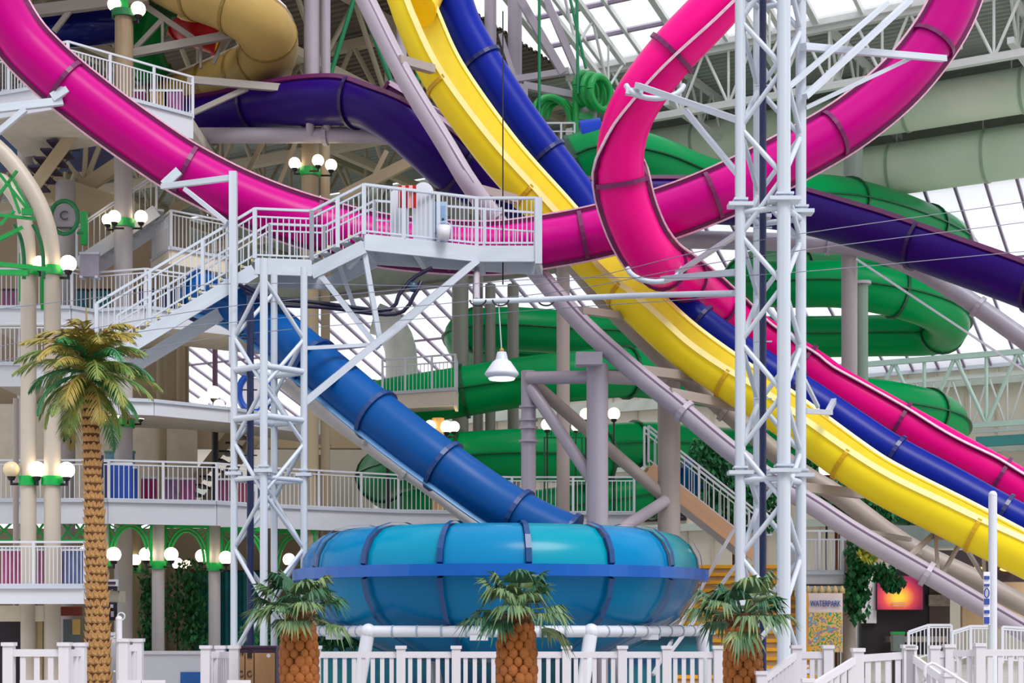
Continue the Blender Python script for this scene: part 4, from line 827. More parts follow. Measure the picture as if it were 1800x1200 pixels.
def date_palm():
    d = 24.0; b = G(174, d); th = T('date_palm', 'tall date palm with a scaly brown trunk and drooping gold-green fronds', 'palm tree', b)
    top = P(158, 690, d); cl = [b, P(172, 1080, d), P(166, 900, d), P(160, 760, d), top]; path = spline(cl, .1); n = len(path); fr_ = frames(path, V((0, 1, 0)))
    rad = lambda t: .205-.075*min(1, t*1.15)
    vs = MB()
    for i in range(0, n-4, 4): vs.cyl(path[i], path[i+4], rad(i/n)*.93, rad((i+4)/n)*.93, n=14, cap=False)
    th.part('trunk', vs, huskd)
    # leaf-base scales
    sm = MB(); sm.add([(-.5, 0, 0), (.5, 0, 0), (.36, -.4, .7), (0, -.75, 1.0), (-.36, -.4, .7), (0, -.45, .3)], [(0, 1, 5), (1, 2, 5), (2, 3, 5), (3, 4, 5), (4, 0, 5), (4, 3, 2, 1, 0)])
    me = sm.mesh('trunk_scale', husk); cnt = 0; vis = [i for i in range(n) if 14 < path[i].z*10 or True]
    z0 = .75; rows = 36
    for k in range(rows):
        z = z0+(top.z-z0)*k/rows; i = min(range(n), key=lambda j: abs(path[j].z-z)); r = rad(i/n)*.9; cz = V((path[i].x, path[i].y, z))
        for j in range(7):
            a = R_(180+(j+.5*(k % 2))*180/6.5-8)+random.uniform(-.06, .06); o = V((math.cos(a), math.sin(a), 0))
            x = V((-o.y, o.x, 0)); sz = r*.74*random.uniform(.85, 1.15)
            mt = Matrix.Identity(4); c = cz+o*r
            for q in range(3): mt[q][0] = x[q]*sz; mt[q][1] = -o[q]*sz*.55; mt[q][2] = UP[q]*sz*1.1; mt[q][3] = c[q]
            th.put('trunk_scale', me, mt)
    cr = top+UP*.16
    for i in range(50):
        az = i*2.39996+random.uniform(-.25, .25); f = i/49
        el = R_(84-f*118)+random.uniform(-.16, .16); L = .98+.3*random.random()-(.16 if f < .2 else 0)
        th.part('frond', frond(cr+UP*(.32-.34*f), az, el, L, R_(105-40*f)*random.uniform(.8, 1.2), .36), (leafC if i % 4 == 0 or f < .22 else (leafB if i % 3 == 0 else leafA)))
    th.part('spear', MB().cyl(cr, cr+V((-.06, 0, 1.15)), .04, .01, n=6), leafC)
date_palm()
def fan_leaf(base, az, el, L, R, n=22, spread=150):
    m = MB(); d = V((math.cos(az)*math.cos(el), math.sin(az)*math.cos(el), math.sin(el))); s = V((-math.sin(az), math.cos(az), 0)); u = s.cross(d)*-1
    hub = V(base)+d*L-UP*.06*L; m.cyl(base, hub, .018, .012, n=6)
    for i in range(n):
        a = R_(-spread/2+spread*i/(n-1)); dd = (d*math.cos(a)+s*math.sin(a)); l = R*(.82+.18*math.cos(a))*random.uniform(.9, 1.05); w = V(dd.cross(u))*l*.065
        p1 = hub+dd*l*.55-UP*l*.05; p2 = hub+dd*l*.92-UP*l*random.uniform(.2, .75)
        m.add([hub, p1-w+u*.02, p1, p1+w+u*.02, p2], [(0, 1, 2), (0, 2, 3), (1, 4, 2), (2, 4, 3)])
    return m
def fan_palm(x, d, wpx, ytop, label, seed, upright=0):
    random.seed(seed); b = G(x, d); th = T('fan_palm', label, 'palm tree', b); top = P(x, ytop, d); r = px(wpx/2, d); H_ = top.z
    prof = [(r*.95, 0), (r*1.02, .3), (r*1.05, H_*.45), (r*.98, H_*.75), (r*.72, H_*.97), (r*.4, H_+.06), (0, H_+.08)]
    th.part('trunk', MB().lathe(b, [(q*.93, z) for q, z in prof], 18), huskd)
    sm = MB().ball((0, 0, 0), 1, 8, 6); me = sm.mesh('husk_scale', husko); pitch = r*.46; rows = int((H_-.1)/pitch)
    for k in range(rows):
        z = .1+k*pitch
        if z < H_-1.15: continue
        rr_ = r*1.0*(1.03 if z < H_*.6 else 1.03-.34*((z-H_*.6)/(H_*.4))**2)
        for j in range(11):
            a = 2*math.pi*(j+.5*(k % 2))/11+random.uniform(-.06, .06)
            if math.sin(a) > .35: continue
            o = V((math.cos(a), math.sin(a), 0)); xx = V((-o.y, o.x, 0)); s_ = r*.28*random.uniform(.85, 1.1); mt = Matrix.Identity(4); c = b+o*rr_*.95+UP*z
            for q in range(3): mt[q][0] = xx[q]*s_; mt[q][1] = o[q]*s_*.75; mt[q][2] = UP[q]*s_*1.2; mt[q][3] = c[q]
            th.put('husk_scale', me, mt)
    m = MB()
    for j in range(46):
        a = random.uniform(0, 6.28); z = H_-random.uniform(.0, .12); p = b+V((math.cos(a)*r*.75, math.sin(a)*r*.75, z)); m.cyl(p, p+V((math.cos(a)*.07, math.sin(a)*.07, random.uniform(.05, .16))), .012, .004, n=4)
    th.part('fibre_crown', m, M('palm_fibre', '#7E5A34', .8, .15, 6))
    for i in range(20):
        az = i*2.39996+seed+random.uniform(-.3, .3); f = i/19; el = R_(66-f*78)+random.uniform(-.2, .2)
        th.part('fan_leaf', fan_leaf(top+UP*.02, az, el, random.uniform(.3, .52), random.uniform(.42, .58)), fanA if i % 3 else fanB)
    for k in range(upright):
        th.part('fan_leaf', fan_leaf(top, R_(60+50*k), R_(80-8*k), .42, .42, 14, 36), fanB)
fan_palm(526, 23.5, 62, 1080, 'squat fan palm with a pineapple-like trunk beside the brown recycling bin', 3)
fan_palm(908, 23.0, 64, 1078, 'squat fan palm with a pineapple-like trunk in front of the middle of the bowl', 5, 2)
fan_palm(1306, 23.0, 62, 1085, 'squat fan palm with a pineapple-like trunk before the tall lattice tower', 9)
random.seed(21)
ivy = M('ivy_leaf', '#1E7A3A', .5, .25, 5, col2='#0E4A2A'); ivy2 = M('fig_leaf', '#14603A', .5, .25, 5, col2='#2F8A4E'); ivyl = M('lime_leaf', '#7DA83A', .5, .2, 5, col2='#D8C64A')
def bush(name, label, cat, blobs, n, size, mat, base, stems=()):
    th = T(name, label, cat, base); m = MB()
    for i in range(n):
        c, r = random.choice(blobs); v = V((random.gauss(0, 1), random.gauss(0, 1), random.gauss(0, 1))); v.normalize(); rad = random.random()**.4
        p = V(c)+V((v.x*r[0], v.y*r[1], v.z*r[2]))*rad; a = V((random.gauss(0, 1), random.gauss(0, 1)-.6, random.gauss(0, 1)+.5)).normalized(); t = a.cross(UP).normalized(); b2 = t.cross(a); s = size*random.uniform(.7, 1.3)
        m.add([p-t*s*.5, p-b2*s*.8, p+t*s*.5, p+b2*s*.8], [(0, 1, 2, 3)])
    th.part('foliage', m, mat, kind='stuff')
    for a, b in stems: th.rod('stem', a, b, .05, huskd, n=6)
    return th
bush('climbing_ivy', 'dark climbing ivy hanging behind the middle arcade column', 'plant', [(P(338, y, 45.5), (.5, .4, .55)) for y in (1010, 1040, 1070, 1100, 1130)]+[(P(300, 1070, 45.5), (.3, .3, 1.0))], 1500, .09, ivy, G(338, 45.5), [(G(338, 45.6), P(338, 1000, 45.6))])
bush('climbing_ivy', 'leafy ivy screen left of the grey arcade column', 'plant', [(P(262, y, 45.2), (.32, .3, .6)) for y in (1030, 1070, 1110, 1140)], 800, .09, ivy, G(262, 45.2), [(G(262, 45.3), P(262, 1020, 45.3))])
bush('indoor_tree', 'dark leafy fig tree behind the tall lattice tower above the yellow stairs', 'tree', [(P(1250, 800, 47), (.7, .7, .7)), (P(1290, 845, 47), (1.1, .9, 1.0)), (P(1262, 890, 47), (.9, .8, .7)), (P(1330, 890, 47.5), (1.0, .8, .8))], 2600, .13, ivy2, G(1290, 47), [(G(1290, 47.2), P(1290, 880, 47.2)), (P(1290, 900, 47.2), P(1255, 810, 47.2))])
bush('indoor_tree', 'leafy fig tree right of the lattice tower under the yellow flume', 'tree', [(P(1450, 850, 46.5), (1.0, .8, .8)), (P(1500, 880, 46.5), (1.0, .8, .6)), (P(1430, 800, 47), (.6, .6, .6)), (P(1540, 905, 46.5), (.7, .6, .4))], 2200, .13, ivy2, G(1470, 46.5), [(G(1470, 46.7), P(1470, 870, 46.7))])
bush('hanging_plant', 'leafy vine hanging beside the poster column below the lilac pipe', 'plant', [(P(1508, y, 40.6), (.35, .3, .5)) for y in (975, 1005, 1035, 1065)]+[(P(1545, 1005, 40.4), (.5, .3, .25)), (P(1570, 1025, 40.2), (.3, .3, .25))], 1100, .12, ivy, P(1508, 1080, 40.6), [(P(1508, 1080, 40.7), P(1508, 950, 40.7))])
bush('hanging_plant', 'lime and yellow leafed plant by the lilac pipe flange', 'plant', [(P(1526, 972, 40), (.3, .2, .25))], 160, .12, ivyl, P(1526, 985, 40), [(P(1526, 985, 40), P(1526, 965, 40.1))])
bush('shrub', 'low green shrub row behind the white fence left of the bowl', 'plant', [(P(x, 1120, 36), (.5, .4, .35)) for x in (450, 480, 510, 560, 590, 620)], 1100, .09, ivy, G(540, 36), [(G(540, 36), P(540, 1125, 36))])
# ================================================================== right-hand side
th = T('yellow_stair', 'broad stair with yellow edged treads rising beside the bowl', 'staircase', G(1300, 38)); orange = M('amber_nosing', '#F2B11C', .5, .06); ris = M('tan_riser', '#C9A476', .6, .1)
for i in range(15):
    z = .25+i*.22; d = 39+i*.3; x0, x1 = px(1185-900, 40), px(1425-900, 40)
    tr = th.part('tread', MB().box(((x0+x1)/2, d+.2, z-.1), (x1-x0, .42, .2)), ris); th.part('nosing', MB().box(((x0+x1)/2, d-.02, z-.02), (x1-x0, .08, .09)), orange, tr)
for (a, b) in (((1148, 1185, 38.5), (1290, 930, 43)), ((1175, 1150, 38.4), (1300, 985, 42))): th.beam('rail', P(*a), P(*b), .06, .08, white)
th = T('upper_stair', 'tan stair flight with white rails climbing to the left above the yellow stair', 'staircase', P(1310, 960, 43.6)); a = P(1330, 975, 43.6); b = P(1140, 825, 43.6)
th.beam('stringer', a, b, .1, .4, M('peach_stringer', '#E0B48E', .55)); th.beam('stringer', a+V((0, 1.4, 0)), b+V((0, 1.4, 0)), .1, .4, white)
for i in range(12):
    p = a.lerp(b, (i+.5)/12); th.part('tread', MB().box(p+V((0, .7, .15)), (.34, 1.4, .06)), ris)
railing(th, [a+UP*.2, b+UP*.2], 1.0, white, .2, 1.5, mids=(.86,)); railing(th, [a+V((0, 1.4, .2)), b+V((0, 1.4, .2))], 1.15, white, .14, 1.5, mids=(.86,))
balcony('white railed landing at the head of the yellow stair above the poster', [(1385, 41.6), (1400, 40.8), (1482, 40.8), (1486, 42)], zy(1008, 40.8), 3, .45, sp=.1, pe=.55, mids=(.8,))
th = T('spot_rail', 'row of small brass spotlights under the landing above the poster', 'lamp', P(1440, 1045, 40.5)); th.beam('track', P(1412, 1028, 40.4), P(1484, 1028, 40.4), .06, .05, blackm)
for k in range(6): p = P(1420+12*k, 1036, 40.3); th.part('spot_head', MB().lathe(p, [(.02, .1), (.07, .02), (.09, -.1), (.05, -.09)], 10), M('brass_spot', '#C9B27C', .35))
# poster
th = T('park_poster', 'tall white and orange poster with blue WATERPARK lettering and a bright beach picture', 'poster', P(1447, 1145, 40.2)); d = 40.2
def flat(th, nm, x0, y0, x1, y1, d, mat, t=.03, parent=None): p, q = P(x0, y0, d), P(x1, y1, d); return th.part(nm, MB().box((p+q)/2, (abs(q.x-p.x), t, abs(q.z-p.z))), mat, parent)
flat(th, 'board', 1412, 1042, 1481, 1146, d, M('poster_white', '#E6D9DC', .5)); flat(th, 'orange_band', 1413, 1043, 1421, 1146, d-.02, M('poster_orange', '#F2A63C', .5))
pm = bpy.data.materials.new('beach_picture'); pm.use_nodes = True; nt = pm.node_tree; bs = nt.nodes['Principled BSDF']; vo = nt.nodes.new('ShaderNodeTexNoise'); vo.inputs['Scale'].default_value = 4.5; vo.inputs['Detail'].default_value = 3; tc = nt.nodes.new('ShaderNodeTexCoord'); nt.links.new(tc.outputs['Object'], vo.inputs['Vector'])
rp = nt.nodes.new('ShaderNodeValToRGB'); rp.color_ramp.interpolation = 'CONSTANT'; e = rp.color_ramp.elements; e[0].color = (*lin('#2AA6B0'), 1); e[1].position = .64; e[1].color = (*lin('#F0C878'), 1)
for pos, cc in ((.38, '#F2B04A'), (.45, '#3E9A5A'), (.5, '#E8C070'), (.56, '#B07A8C'), (.6, '#58B0C8')): x = e.new(pos); x.color = (*lin(cc), 1)
nt.links.new(vo.outputs['Fac'], rp.inputs['Fac']); nt.links.new(rp.outputs['Color'], bs.inputs['Base Color']); flat(th, 'picture', 1421, 1076, 1480, 1145, d-.03, pm)
lettering(th, 'WATERPARK', P(1451, 1061, d-.05), .22, M('ink_blue', '#1E4FA8', .5), sx=.6)
column(1492, 41.2, 24, 950, M('pinkish_column', '#B5A79C', .6), 'square-set tan column between the poster and the hanging vine')
# bar front with screen
th = T('snack_bar', 'dark snack bar front with counter under the lilac pipes', 'building', G(1600, 43)); dk = M('bar_dark', '#1E1720', .6, .15, 2)
flat(th, 'front_panel', 1512, 1000, 1652, 1150, 43, dk, .3); flat(th, 'canopy', 1640, 968, 1830, 1022, 42, M('canopy_dark', '#2C2026', .6), .8); flat(th, 'side_panel', 1690, 1022, 1830, 1105, 43.2, M('peach_panel', '#D9B78C', .6), .2); flat(th, 'white_strip', 1514, 990, 1540, 1095, 42.8, M('strip_white', '#E4E4EA', .5), .1)
flat(th, 'doorway', 1632, 1030, 1668, 1150, 42.9, M('doorway_brown', '#4E3E34', .6), .2); flat(th, 'counter', 1560, 1118, 1660, 1128, 42.4, M('counter_top', '#8C8078', .5), .6); flat(th, 'upper_board', 1632, 1045, 1668, 1065, 42.7, M('menu_board', '#9C8E84', .5, .2, 8), .1)
for x in (1670, 1720, 1770): th.part('down_light', MB().ball(P(x, 1000, 41.5), .12, 10, 6, (1.6, 1, .5)), M('amber_light', '#FFB870', .4, 0, emit=2))
flat(th, 'roof_slab', 1560, 925, 1830, 962, 44, M('pale_teal_roof', '#A9C0BC', .6), 1.0)
th = T('tv_screen', 'wall screen showing a pink and orange sunset above the dark counter', 'screen', P(1582, 1075, 42.6)); flat(th, 'bezel', 1540, 1010, 1624, 1073, 42.7, blackm, .1)
sm_ = bpy.data.materials.new('sunset_screen'); sm_.use_nodes = True; nt = sm_.node_tree; bs = nt.nodes['Principled BSDF']; tc = nt.nodes.new('ShaderNodeTexCoord'); mp = nt.nodes.new('ShaderNodeMapping'); gr = nt.nodes.new('ShaderNodeTexGradient'); gr.gradient_type = 'SPHERICAL'
mp.inputs['Scale'].default_value = (1.5, 1, 1.9); mp.inputs['Location'].default_value = (.05, 0, -.75); nt.links.new(tc.outputs['Object'], mp.inputs['Vector']); nt.links.new(mp.outputs['Vector'], gr.inputs['Vector']); rp = nt.nodes.new('ShaderNodeValToRGB'); e = rp.color_ramp.elements; e[0].color = (*lin('#8A1F4E'), 1); e[1].color = (*lin('#FFC23A'), 1); e[1].position = .85; x = e.new(.35); x.color = (*lin('#D0404A'), 1)
nt.links.new(gr.outputs['Color'], rp.inputs['Fac']); nt.links.new(rp.outputs['Color'], bs.inputs['Base Color']); nt.links.new(rp.outputs['Color'], bs.inputs['Emission Color']); bs.inputs['Emission Strength'].default_value = .5
flat(th, 'picture', 1542, 1012, 1622, 1071, 42.6, sm_); flat(th, 'caption', 1567, 1058, 1592, 1060, 42.55, M('caption_pale', '#E8C0A8', .5)); flat(th, 'caption', 1569, 1063, 1590, 1065, 42.55, MATS['caption_pale'])
# white mast with the blue pennant
th = T('banner_mast', 'white mast with a narrow blue and white banner right of the snack bar', 'mast', G(1745, 30)); th.rod('mast', G(1745, 30), P(1745, 872, 30), .08, white, n=14); th.part('cap', MB().ball(P(1745, 870, 30), .085, 12, 6), white)
flat(th, 'banner', 1729, 1005, 1740, 1098, 29.95, M('banner_white', '#E8E8F2', .5)); bl_ = M('banner_blue', '#2B479C', .5)
for y0, y1 in ((1012, 1018), (1026, 1030), (1052, 1062), (1072, 1078), (1084, 1096)): flat(th, 'blue_mark', 1730, y0, 1739, y1, 29.92, bl_)
q = [P(1734.5+4*math.cos(R_(a)), 1042+8*math.sin(R_(a)), 29.9) for a in range(0, 361, 20)]; th.part('blue_ring', MB().sweep(q, frames(q, V((0, 1, 0))), arc(.012, 0, 2*math.pi, 6)[:-1], True, False), bl_); th.rod('banner_arm', P(1729, 1006, 29.95), P(1745, 1006, 30), .015, steel)
# ramp rails beside the bar
for lab, a, b, c in (('white sloping stair railing before the snack bar counter', (1597, 1150, 36), (1632, 1118, 36), (1672, 1118, 36)), ('white sloping stair railing right of the first before the peach panel', (1674, 1150, 35.5), (1706, 1120, 35.5), (1748, 1120, 35.5))):
    t_ = T('stair_railing', lab, 'railing', P(*a)); d = a[2]; railing(t_, [P(a[0], a[1]+18, d), P(b[0], b[1]+38, d), P(c[0], c[1]+38, d)], px(58, d), white, .09, .5, mids=(.93,))
    for q_ in (a, b, c): t_.rod('leg', G(q_[0], d), P(q_[0], 1150, d), .035, white)
t_ = T('stair_railing', 'white level railing at the far right below the lilac pipe', 'railing', P(1790, 1160, 35)); railing(t_, [P(1762, 1165, 35), P(1840, 1170, 35)], .8, white, .08, .7, mids=(.93,))
b = G(1578, 38); t_ = T('litter_bin', 'grey litter bin with a green top before the dark counter', 'bin', b); t_.box('body', P(1578, 1128, 38), (.27, .27, .45), M('bin_grey', '#6F7E78', .5)); t_.box('lid', P(1578, 1112, 38), (.29, .29, .06), greenp); t_.box('foot', b+UP*.6, (.22, .22, 1.2), blackm)
# low green flume, blue wall and letters
th = T('flume_slide', 'dark green flume section sloping under the yellow slide', 'water slide', P(1580, 900, 48)); slide(th, pts((1470, 872, 48), (1540, 880, 48), (1620, 895, 48), (1690, 915, 48)), .62, M('dark_green_fibreglass', '#0A5E3A', .3, .1, coat=.4), greenf, per=9, open_=(R_(60), R_(300)), n=14)
th = T('flume_slide', 'blue flume end beside the fig tree above the upper stair', 'water slide', P(1225, 880, 48)); slide(th, pts((1195, 830, 48.5), (1225, 845, 48.5), (1255, 880, 48.5), (1275, 915, 48.5)), .5, M('slate_blue_fibreglass', '#1C6EA8', .3, .1, coat=.3), bluef, per=8)
th = T('letter_sign', 'row of dark green block letters between the tan frame columns', 'sign', P(995, 770, 47.6)); th.beam('rail', P(955, 769, 47.6), P(1025, 769, 47.6), .03, .03, greenf)
for t_x, xx in (('H', 966), ('H', 1006), ('M', 1018)): lettering(th, t_x, P(xx, 763, 47.55), .22, greenf)
for xx in (957, 1023): th.rod('post', G(xx, 47.6, 5.0), P(xx, 769, 47.6), .025, greenf)
# ================================================================== upper right platform with green rings
th = T('slide_start_tower', 'white caged start platform with green hoop frames near the skylight', 'platform', P(1000, 300, 52)); d = 52
for x, y0, y1, w, mt in ((905, -30, 320, 26, colm), (862, -30, 240, 22, colm), (1495, 0, 0, 0, None)):
    if mt: th.rod('mast', P(x, y1, d+1), P(x, y0, d+1), px(w/2, d), lilac, n=14)
for a, b, w in (((905, 140, d), (1000, 125, d), .2), ((920, 150, d), (1012, 168, d), .22), ((915, 0, d), (990, 130, d), .25), ((960, 0, d), (1020, 140, d), .22), ((920, 200, d), (920, 150, d), .3), ((880, 60, d), (905, 140, d), .15)): th.beam('frame_beam', P(*a), P(*b), w, w, lilac)
for x, y0, y1 in ((1013, 160, 290), (1070, 190, 260)): th.rod('green_post', P(x, y1, d-.5), P(x, y0, d-.5), .13 if x == 1013 else .09, greenp)
th.beam('green_beam', P(1010, 162, d-.5), P(1045, 162, d-.5), .25, .22, greenp); th.beam('green_beam', P(1013, 205, d-.5), P(1042, 207, d-.5), .2, .2, greenp)
def hoop(c, r, ax, t=.12, nm='green_hoop', a0=0, a1=361): 
    u = ax.cross(UP).normalized(); v = u.cross(ax); q = [c+u*r*math.cos(R_(a))+v*r*math.sin(R_(a)) for a in range(a0, a1, 12)]; return th.part(nm, MB().sweep(q, frames(q, ax), arc(t, 0, 2*math.pi, 8)[:-1], True, a1 < 360), greenp)
for k in range(3): hoop(P(1030+13*k, 158+3*k, d-.4-.25*k), .52, V((.75, -.66, 0)))
for k in range(3): hoop(P(970+10*k, 208+2*k, d-.6+.35*k), .68-.04*k, V((.45, -.9, 0)), .11, 'green_arch', 0, 181)
th.part('clear_dome', MB().ball(P(1034, 188, d-.3), .3, 14, 8), M('dome_pale', '#C5CDD6', .2)); th.rod('dome_post', P(1040, 190, d-.3), P(1042, 235, d-.3), .16, M('post_pale', '#C9CED8', .4))
th.part('floor', MB().box(P(985, 262, d), (1.6, 1.6, .15)), white); railing(th, [P(955, 290, d-.8), P(1010, 290, d-.8)], 1.35, white, .14, .5, mids=(.55, .8))
th.part('blue_cover', MB().cyl(P(1022, 248, 49), P(1058, 243, 49), .62, n=18), M('cover_blue', '#0E3FC0', .3, coat=.4))
for x, y0, y1, dx in ((948, -12, 215, 0), (1014, -12, 165, 2), (1000, -12, 120, 30)):
    solo('green_hose', MB().cyl(P(x, y0, 51), P(x+dx, y1, 51), .05, n=8), M('hose_green', '#128A5A', .45), 'green hose dropping from the roof to the hoop platform', 'hose', P(x+dx, y1, 51), 'green hoses above the hoop platform')
for a, b in (((656, -108), (578, 140)), ((591, -108), (690, 150)), ((745, -108), (733, 155))): solo('green_hose', MB().cyl(P(*a, 47), P(*b, 47), .07, n=8), MATS['hose_green'], 'green steel rod slanting behind the lilac pipe and purple slide', 'rod', P(*b, 47), 'green rods near the lilac pipe')
# columns at the top middle
for x, w, lab in ((548, 28, 'grey column reaching the roof right of the beige spiral'), (573, 16, 'slim grey pipe beside the roof column right of the beige spiral'), (706, 18, 'slim lilac column left of the yellow flume at the roof')):
    t_ = T('roof_column', lab, 'column', P(x, 165, 46)); t_.rod('shaft', P(x, 165, 46), P(x, -40, 46), px(w/2, 46), lilac, n=14); t_.part('base_ring', MB().cyl(P(x, 165, 46), P(x, 160, 46), px(w/2, 46)+.05, n=12), lilac)
t_ = T('roof_column', 'pale column passing behind the lower air duct', 'column', P(1500, 335, 58.6)); t_.rod('shaft', P(1500, 335, 58.6), P(1500, 150, 58.6), px(17, 58), M('sage_grey_column', '#B4BCB8', .5), n=14); t_.part('base_ring', MB().cyl(P(1500, 335, 58.6), P(1500, 328, 58.6), px(20, 58), n=12), truss_w)
# top-left spiral bracing
th = T('slide_bracket', 'tan steel frame holding the beige spiral flume', 'bracket', P(340, 150, 44.2))
for a, b, w in (((225, 95, 44.2), (425, 58, 44.2), .22), ((330, 140, 43.8), (500, 155, 43.8), .2), ((325, 205, 43.9), (435, 155, 43.9), .14), ((240, 0, 44.5), (340, 68, 44.5), .15), ((238, 85, 44.5), (285, 35, 44.5), .13), ((286, 80, 44.5), (286, 35, 44.5), .1), ((60, 20, 44), (260, -5, 44), .3), ((95, 55, 44), (130, 10, 44), .14), ((353, 120, 44.6), (353, 80, 44.6), .09), ((375, 112, 44.6), (392, 72, 44.6), .09)): th.beam('steel_arm', P(*a), P(*b), w*.7, w, M('bracket_grey', '#A39C98', .5))
# ================================================================== foreground fences and furniture
def fence(label, runs, sp=.145, pk=.068, post=.14, bottom=None, group=None):
    """runs: (x, y_top, d) points along the top rail"""
    q = [P(*r) for r in runs]; th = T('picket_fence', label, 'fence', (q[0].x, q[0].y, 0), group); ub = unit('box', fence_w)
    for a, b in zip(q, q[1:]):
        th.beam('top_rail', a-UP*.04, b-UP*.04, .06, .1, fence_w); h = UP*(min(a.z, b.z)-.25); fa = V((a.x, a.y, .12+max(0, a.z-min(a.z, b.z)))); fb = V((b.x, b.y, .12+max(0, b.z-min(a.z, b.z)))); th.beam('bottom_rail', fa, fb, .06, .1, fence_w)
        L = V((b.x-a.x, b.y-a.y, 0)).length; n = max(2, round(L/sp))
        for i in range(1, n):
            p = a.lerp(b, i/n); z0 = .12; th.put('picket', ub, Matrix.Translation(V((p.x, p.y, z0))) @ Matrix.Diagonal((pk, .03, p.z-z0-.06, 1)))
    for p in q:
        th.put('post', ub, Matrix.Translation(V((p.x, p.y, 0))) @ Matrix.Diagonal((post, post, p.z+.06, 1))); th.box('post_cap', p+UP*.08, (post*1.25, post*1.25, .05), fence_w)
    return th
fence('long white picket fence in front of the blue bowl', [(x, 1146, 25.6) for x in (556, 705, 802, 900, 996, 1094, 1172, 1262)])
fence('white picket fence panel left of the date palm trunk', [(16, 1142, 22), (114, 1142, 22), (142, 1142, 22.6)], .19, .075)
fence('short white fence panel between the arcade planter and the recycling bin', [(362, 1146, 24.6), (388, 1146, 24.9), (412, 1146, 24.2)], .12)
fence('white picket gate right of the date palm trunk', [(218, 1134, 24), (243, 1134, 24.3)], .1)
fence('white picket ramp fence rising to a level panel beside the lattice tower', [(1338, 1192, 22.6), (1400, 1146, 23.6), (1455, 1146, 23.6)], .13, .07)
fence('white picket fence with a ramp rail before the snack bar, higher end right', [(1420, 1206, 21.4), (1508, 1152, 22), (1596, 1146, 22)], .15, .075)
fence('white picket ramp fence falling to the right from the tall gate post', [(1600, 1148, 22), (1668, 1196, 21.5)], .14, .07)
fence('white picket fence at the far right under the banner mast', [(1642, 1146, 24.5), (1668, 1144, 24.5), (1722, 1142, 24.2), (1830, 1142, 24.2)], .16, .075)
th = T('grab_rail', 'bent white metal grab rail beside the falling ramp fence', 'handrail', P(1632, 1200, 21)); pipe(th, 'rail', pts((1626, 1230, 21), (1626, 1178, 21), (1632, 1168, 21), (1645, 1168, 21), (1700, 1202, 20.8), (1730, 1220, 20.7)), .022, fence_w, step=.05); th.box('foot_plate', G(1626, 21, .03), (.12, .12, .06), steel)
th.rod('foot_post', G(1626, 21), P(1626, 1225, 21), .022, fence_w)
# white post and cabinet right of the palm
th = T('gate_post', 'tall white gate post with a ring on top right of the date palm', 'post', G(209, 24)); th.rod('post', G(209, 24), P(209, 1090, 24), .05, fence_w, n=12); th.part('cap', MB().ball(P(209, 1088, 24), .055, 10, 6), fence_w); c = P(213, 1083, 24); q = [c+V((.055*math.cos(R_(a)), 0, .055*math.sin(R_(a)))) for a in range(0, 361, 20)]; th.part('ring', MB().sweep(q, frames(q, V((0, 1, 0))), arc(.012, 0, 2*math.pi, 6)[:-1], True, False), steel)
for y in (1120, 1180): th.rod('hinge', P(200, y, 24), P(212, y, 24), .02, steel)
th = T('equipment_box', 'white equipment cabinet beside the tall gate post', 'cabinet', G(190, 24.4)); th.box('body', G(192, 24.5, .78), (.28, .3, 1.56), fence_w); th.box('door', G(196, 24.33, .8), (.2, .03, 1.3), white); th.box('lid', G(192, 24.5, 1.58), (.31, .33, .05), white)
# planter wall and blue strip
th = T('planter', 'low white planter wall at the foot of the arcade columns', 'planter', G(300, 41)); p = G(300, 41); th.box('wall', p+UP*.5, (2.6, .4, 1.0), white); th.box('coping', p+UP*1.02, (2.7, .5, .08), fence_w); th.box('blue_tile_band', p+V((.75, -.22, .35)), (.9, .04, .35), M('pool_tile_blue', '#1F63B8', .3, .1, 6))
for i, x in enumerate((70, 228, 270, 420)):
    b = G(x, 20.5, 0); t_ = T('sun_lounger', 'white sun lounger back just showing at the bottom edge', 'lounger', b, 'white loungers along the bottom edge'); zt = zy(1195, 20.5); t_.box('backrest', b+UP*(zt-.2), (.3 if i else .5, .05, .4), fence_w)
    for s in (-1, 1): t_.rod('leg', b+V((s*.13, 0, 0)), b+V((s*.13, 0, zt-.3)), .02, fence_w)
# recycling bin
th = T('recycling_bin', 'brown triple recycling bin with a navy frame left of the fan palm', 'bin', G(450, 24.6)); d = 24.6; wd = M('bin_brown', '#A9825A', .55, .08, 3); fr_m = M('bin_frame_plum', '#3A2140', .5)
p0, p1 = P(416, 1138, d), P(486, 1138, d); wb_ = p1.x-p0.x; cx_ = (p0.x+p1.x)/2; h_ = p0.z
th.part('frame', MB().box((cx_, d+.2, h_/2), (wb_, .5, h_)), fr_m); th.box('lid', (cx_, d+.2, h_+.012), (wb_*1.03, .54, .03), fr_m)
for x0, x1 in ((418, 430), (432, 446), (448, 483)):
    a, b = G(x0, d-.07), G(x1, d-.07); th.box('door', ((a.x+b.x)/2, d-.07, h_/2-.02), (b.x-a.x, .05, h_-.12), wd)
for x, w, y, hh in ((421.5, 2.5, 1148, 6), (426.5, 2.5, 1148, 6), (439, 8, 1150, 12)): th.box('slot', P(x, y, d-.1), (px(w, d), .02, px(hh, d)), blackm)
th.part('sticker', MB().cyl(P(472, 1152, d-.09), P(472, 1152, d-.1), px(3.5, d), n=14), fence_w)
for x in (424, 439): q = [P(x+4*math.cos(R_(a)), 1184+5*math.sin(R_(a)), d-.1) for a in range(20, 340, 20)]; th.part('recycling_mark', MB().sweep(q, frames(q, V((0, 1, 0))), arc(.008, 0, 2*math.pi, 5)[:-1]), fr_m)
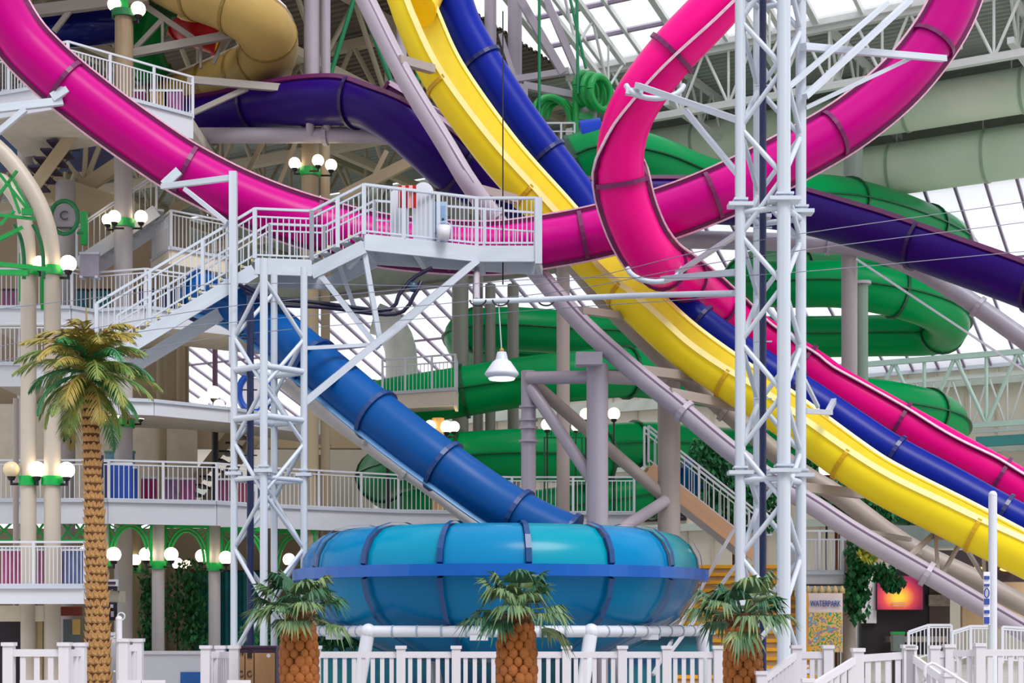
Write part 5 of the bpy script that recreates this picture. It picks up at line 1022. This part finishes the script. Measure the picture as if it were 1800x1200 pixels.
# vertical dark banner behind the palm
th = T('hanging_banner', 'dark vertical banner with a white heading hung on the arcade column', 'banner', P(197, 1100, 42.1)); flat(th, 'cloth', 188, 1030, 206, 1090, 42.1, M('banner_dark', '#2A2436', .6)); flat(th, 'heading', 186, 1018, 208, 1030, 42.08, M('banner_head', '#DADCE6', .5)); flat(th, 'heading_mark', 190, 1022, 203, 1026, 42.05, fr_m)
for y0, y1, x0, x1 in ((1036, 1050, 196, 198), (1062, 1068, 194, 199), (1074, 1084, 195, 200)): flat(th, 'pale_mark', x0, y0, x1, y1, 42.05, MATS['banner_head'])
# ground floor rooms at the far left
th = T('kiosk', 'ground floor kiosk with a dark doorway under the first floor balcony', 'building', G(40, 39.5)); flat(th, 'lintel', -40, 1064, 80, 1092, 39.5, M('kiosk_cream', '#CFC6B6', .6), .3); flat(th, 'doorway', -40, 1092, 62, 1210, 40.2, M('doorway_dark', '#2A2230', .7), .2); flat(th, 'jamb', 62, 1090, 78, 1210, 39.6, M('kiosk_jamb', '#B39C78', .6), .3); flat(th, 'red_awning', 104, 1066, 142, 1082, 40.8, M('awning_red', '#8A3A2C', .6), .3); flat(th, 'service_window', 112, 1088, 140, 1130, 41, M('kiosk_glass', '#7A8890', .2), .1); flat(th, 'yellow_shelf', 128, 1088, 140, 1115, 40.9, M('kiosk_yellow', '#E2BE70', .5), .1)  # the shelf is a plain yellow panel
# pool basin wall behind the picket fence
th = T('pool_wall', 'teal tiled pool wall seen between the pickets below the bowl', 'wall', G(880, 38)); th.box('wall', G(880, 39.6, .75), (10.5, .3, 1.5), M('teal_tile', '#1E7E86', .3, .2, 3, col2='#1F3F78')); th.box('coping', G(880, 39.5, 1.53), (10.6, .5, .08), M('pool_coping', '#9EC8C8', .5))
curt = M('teal_curtain', '#0E7A86', .6, .15, 3)
th = T('curtain', 'teal curtain hanging in the arcade behind the landing tower', 'curtain', G(395, 47)); m = MB(); k = 40
vs = [];
for i in range(k+1):
    x = 340+130*i/k; p = G(x, 47+.12*math.sin(i*1.3)); vs += [p+UP*.005, p+UP*3.3]
m.add(vs, [(2*i, 2*i+2, 2*i+3, 2*i+1) for i in range(k)], True); th.part('cloth', m, curt); th.rod('rod', G(338, 47, 3.32), G(472, 47, 3.32), .03, blackm)
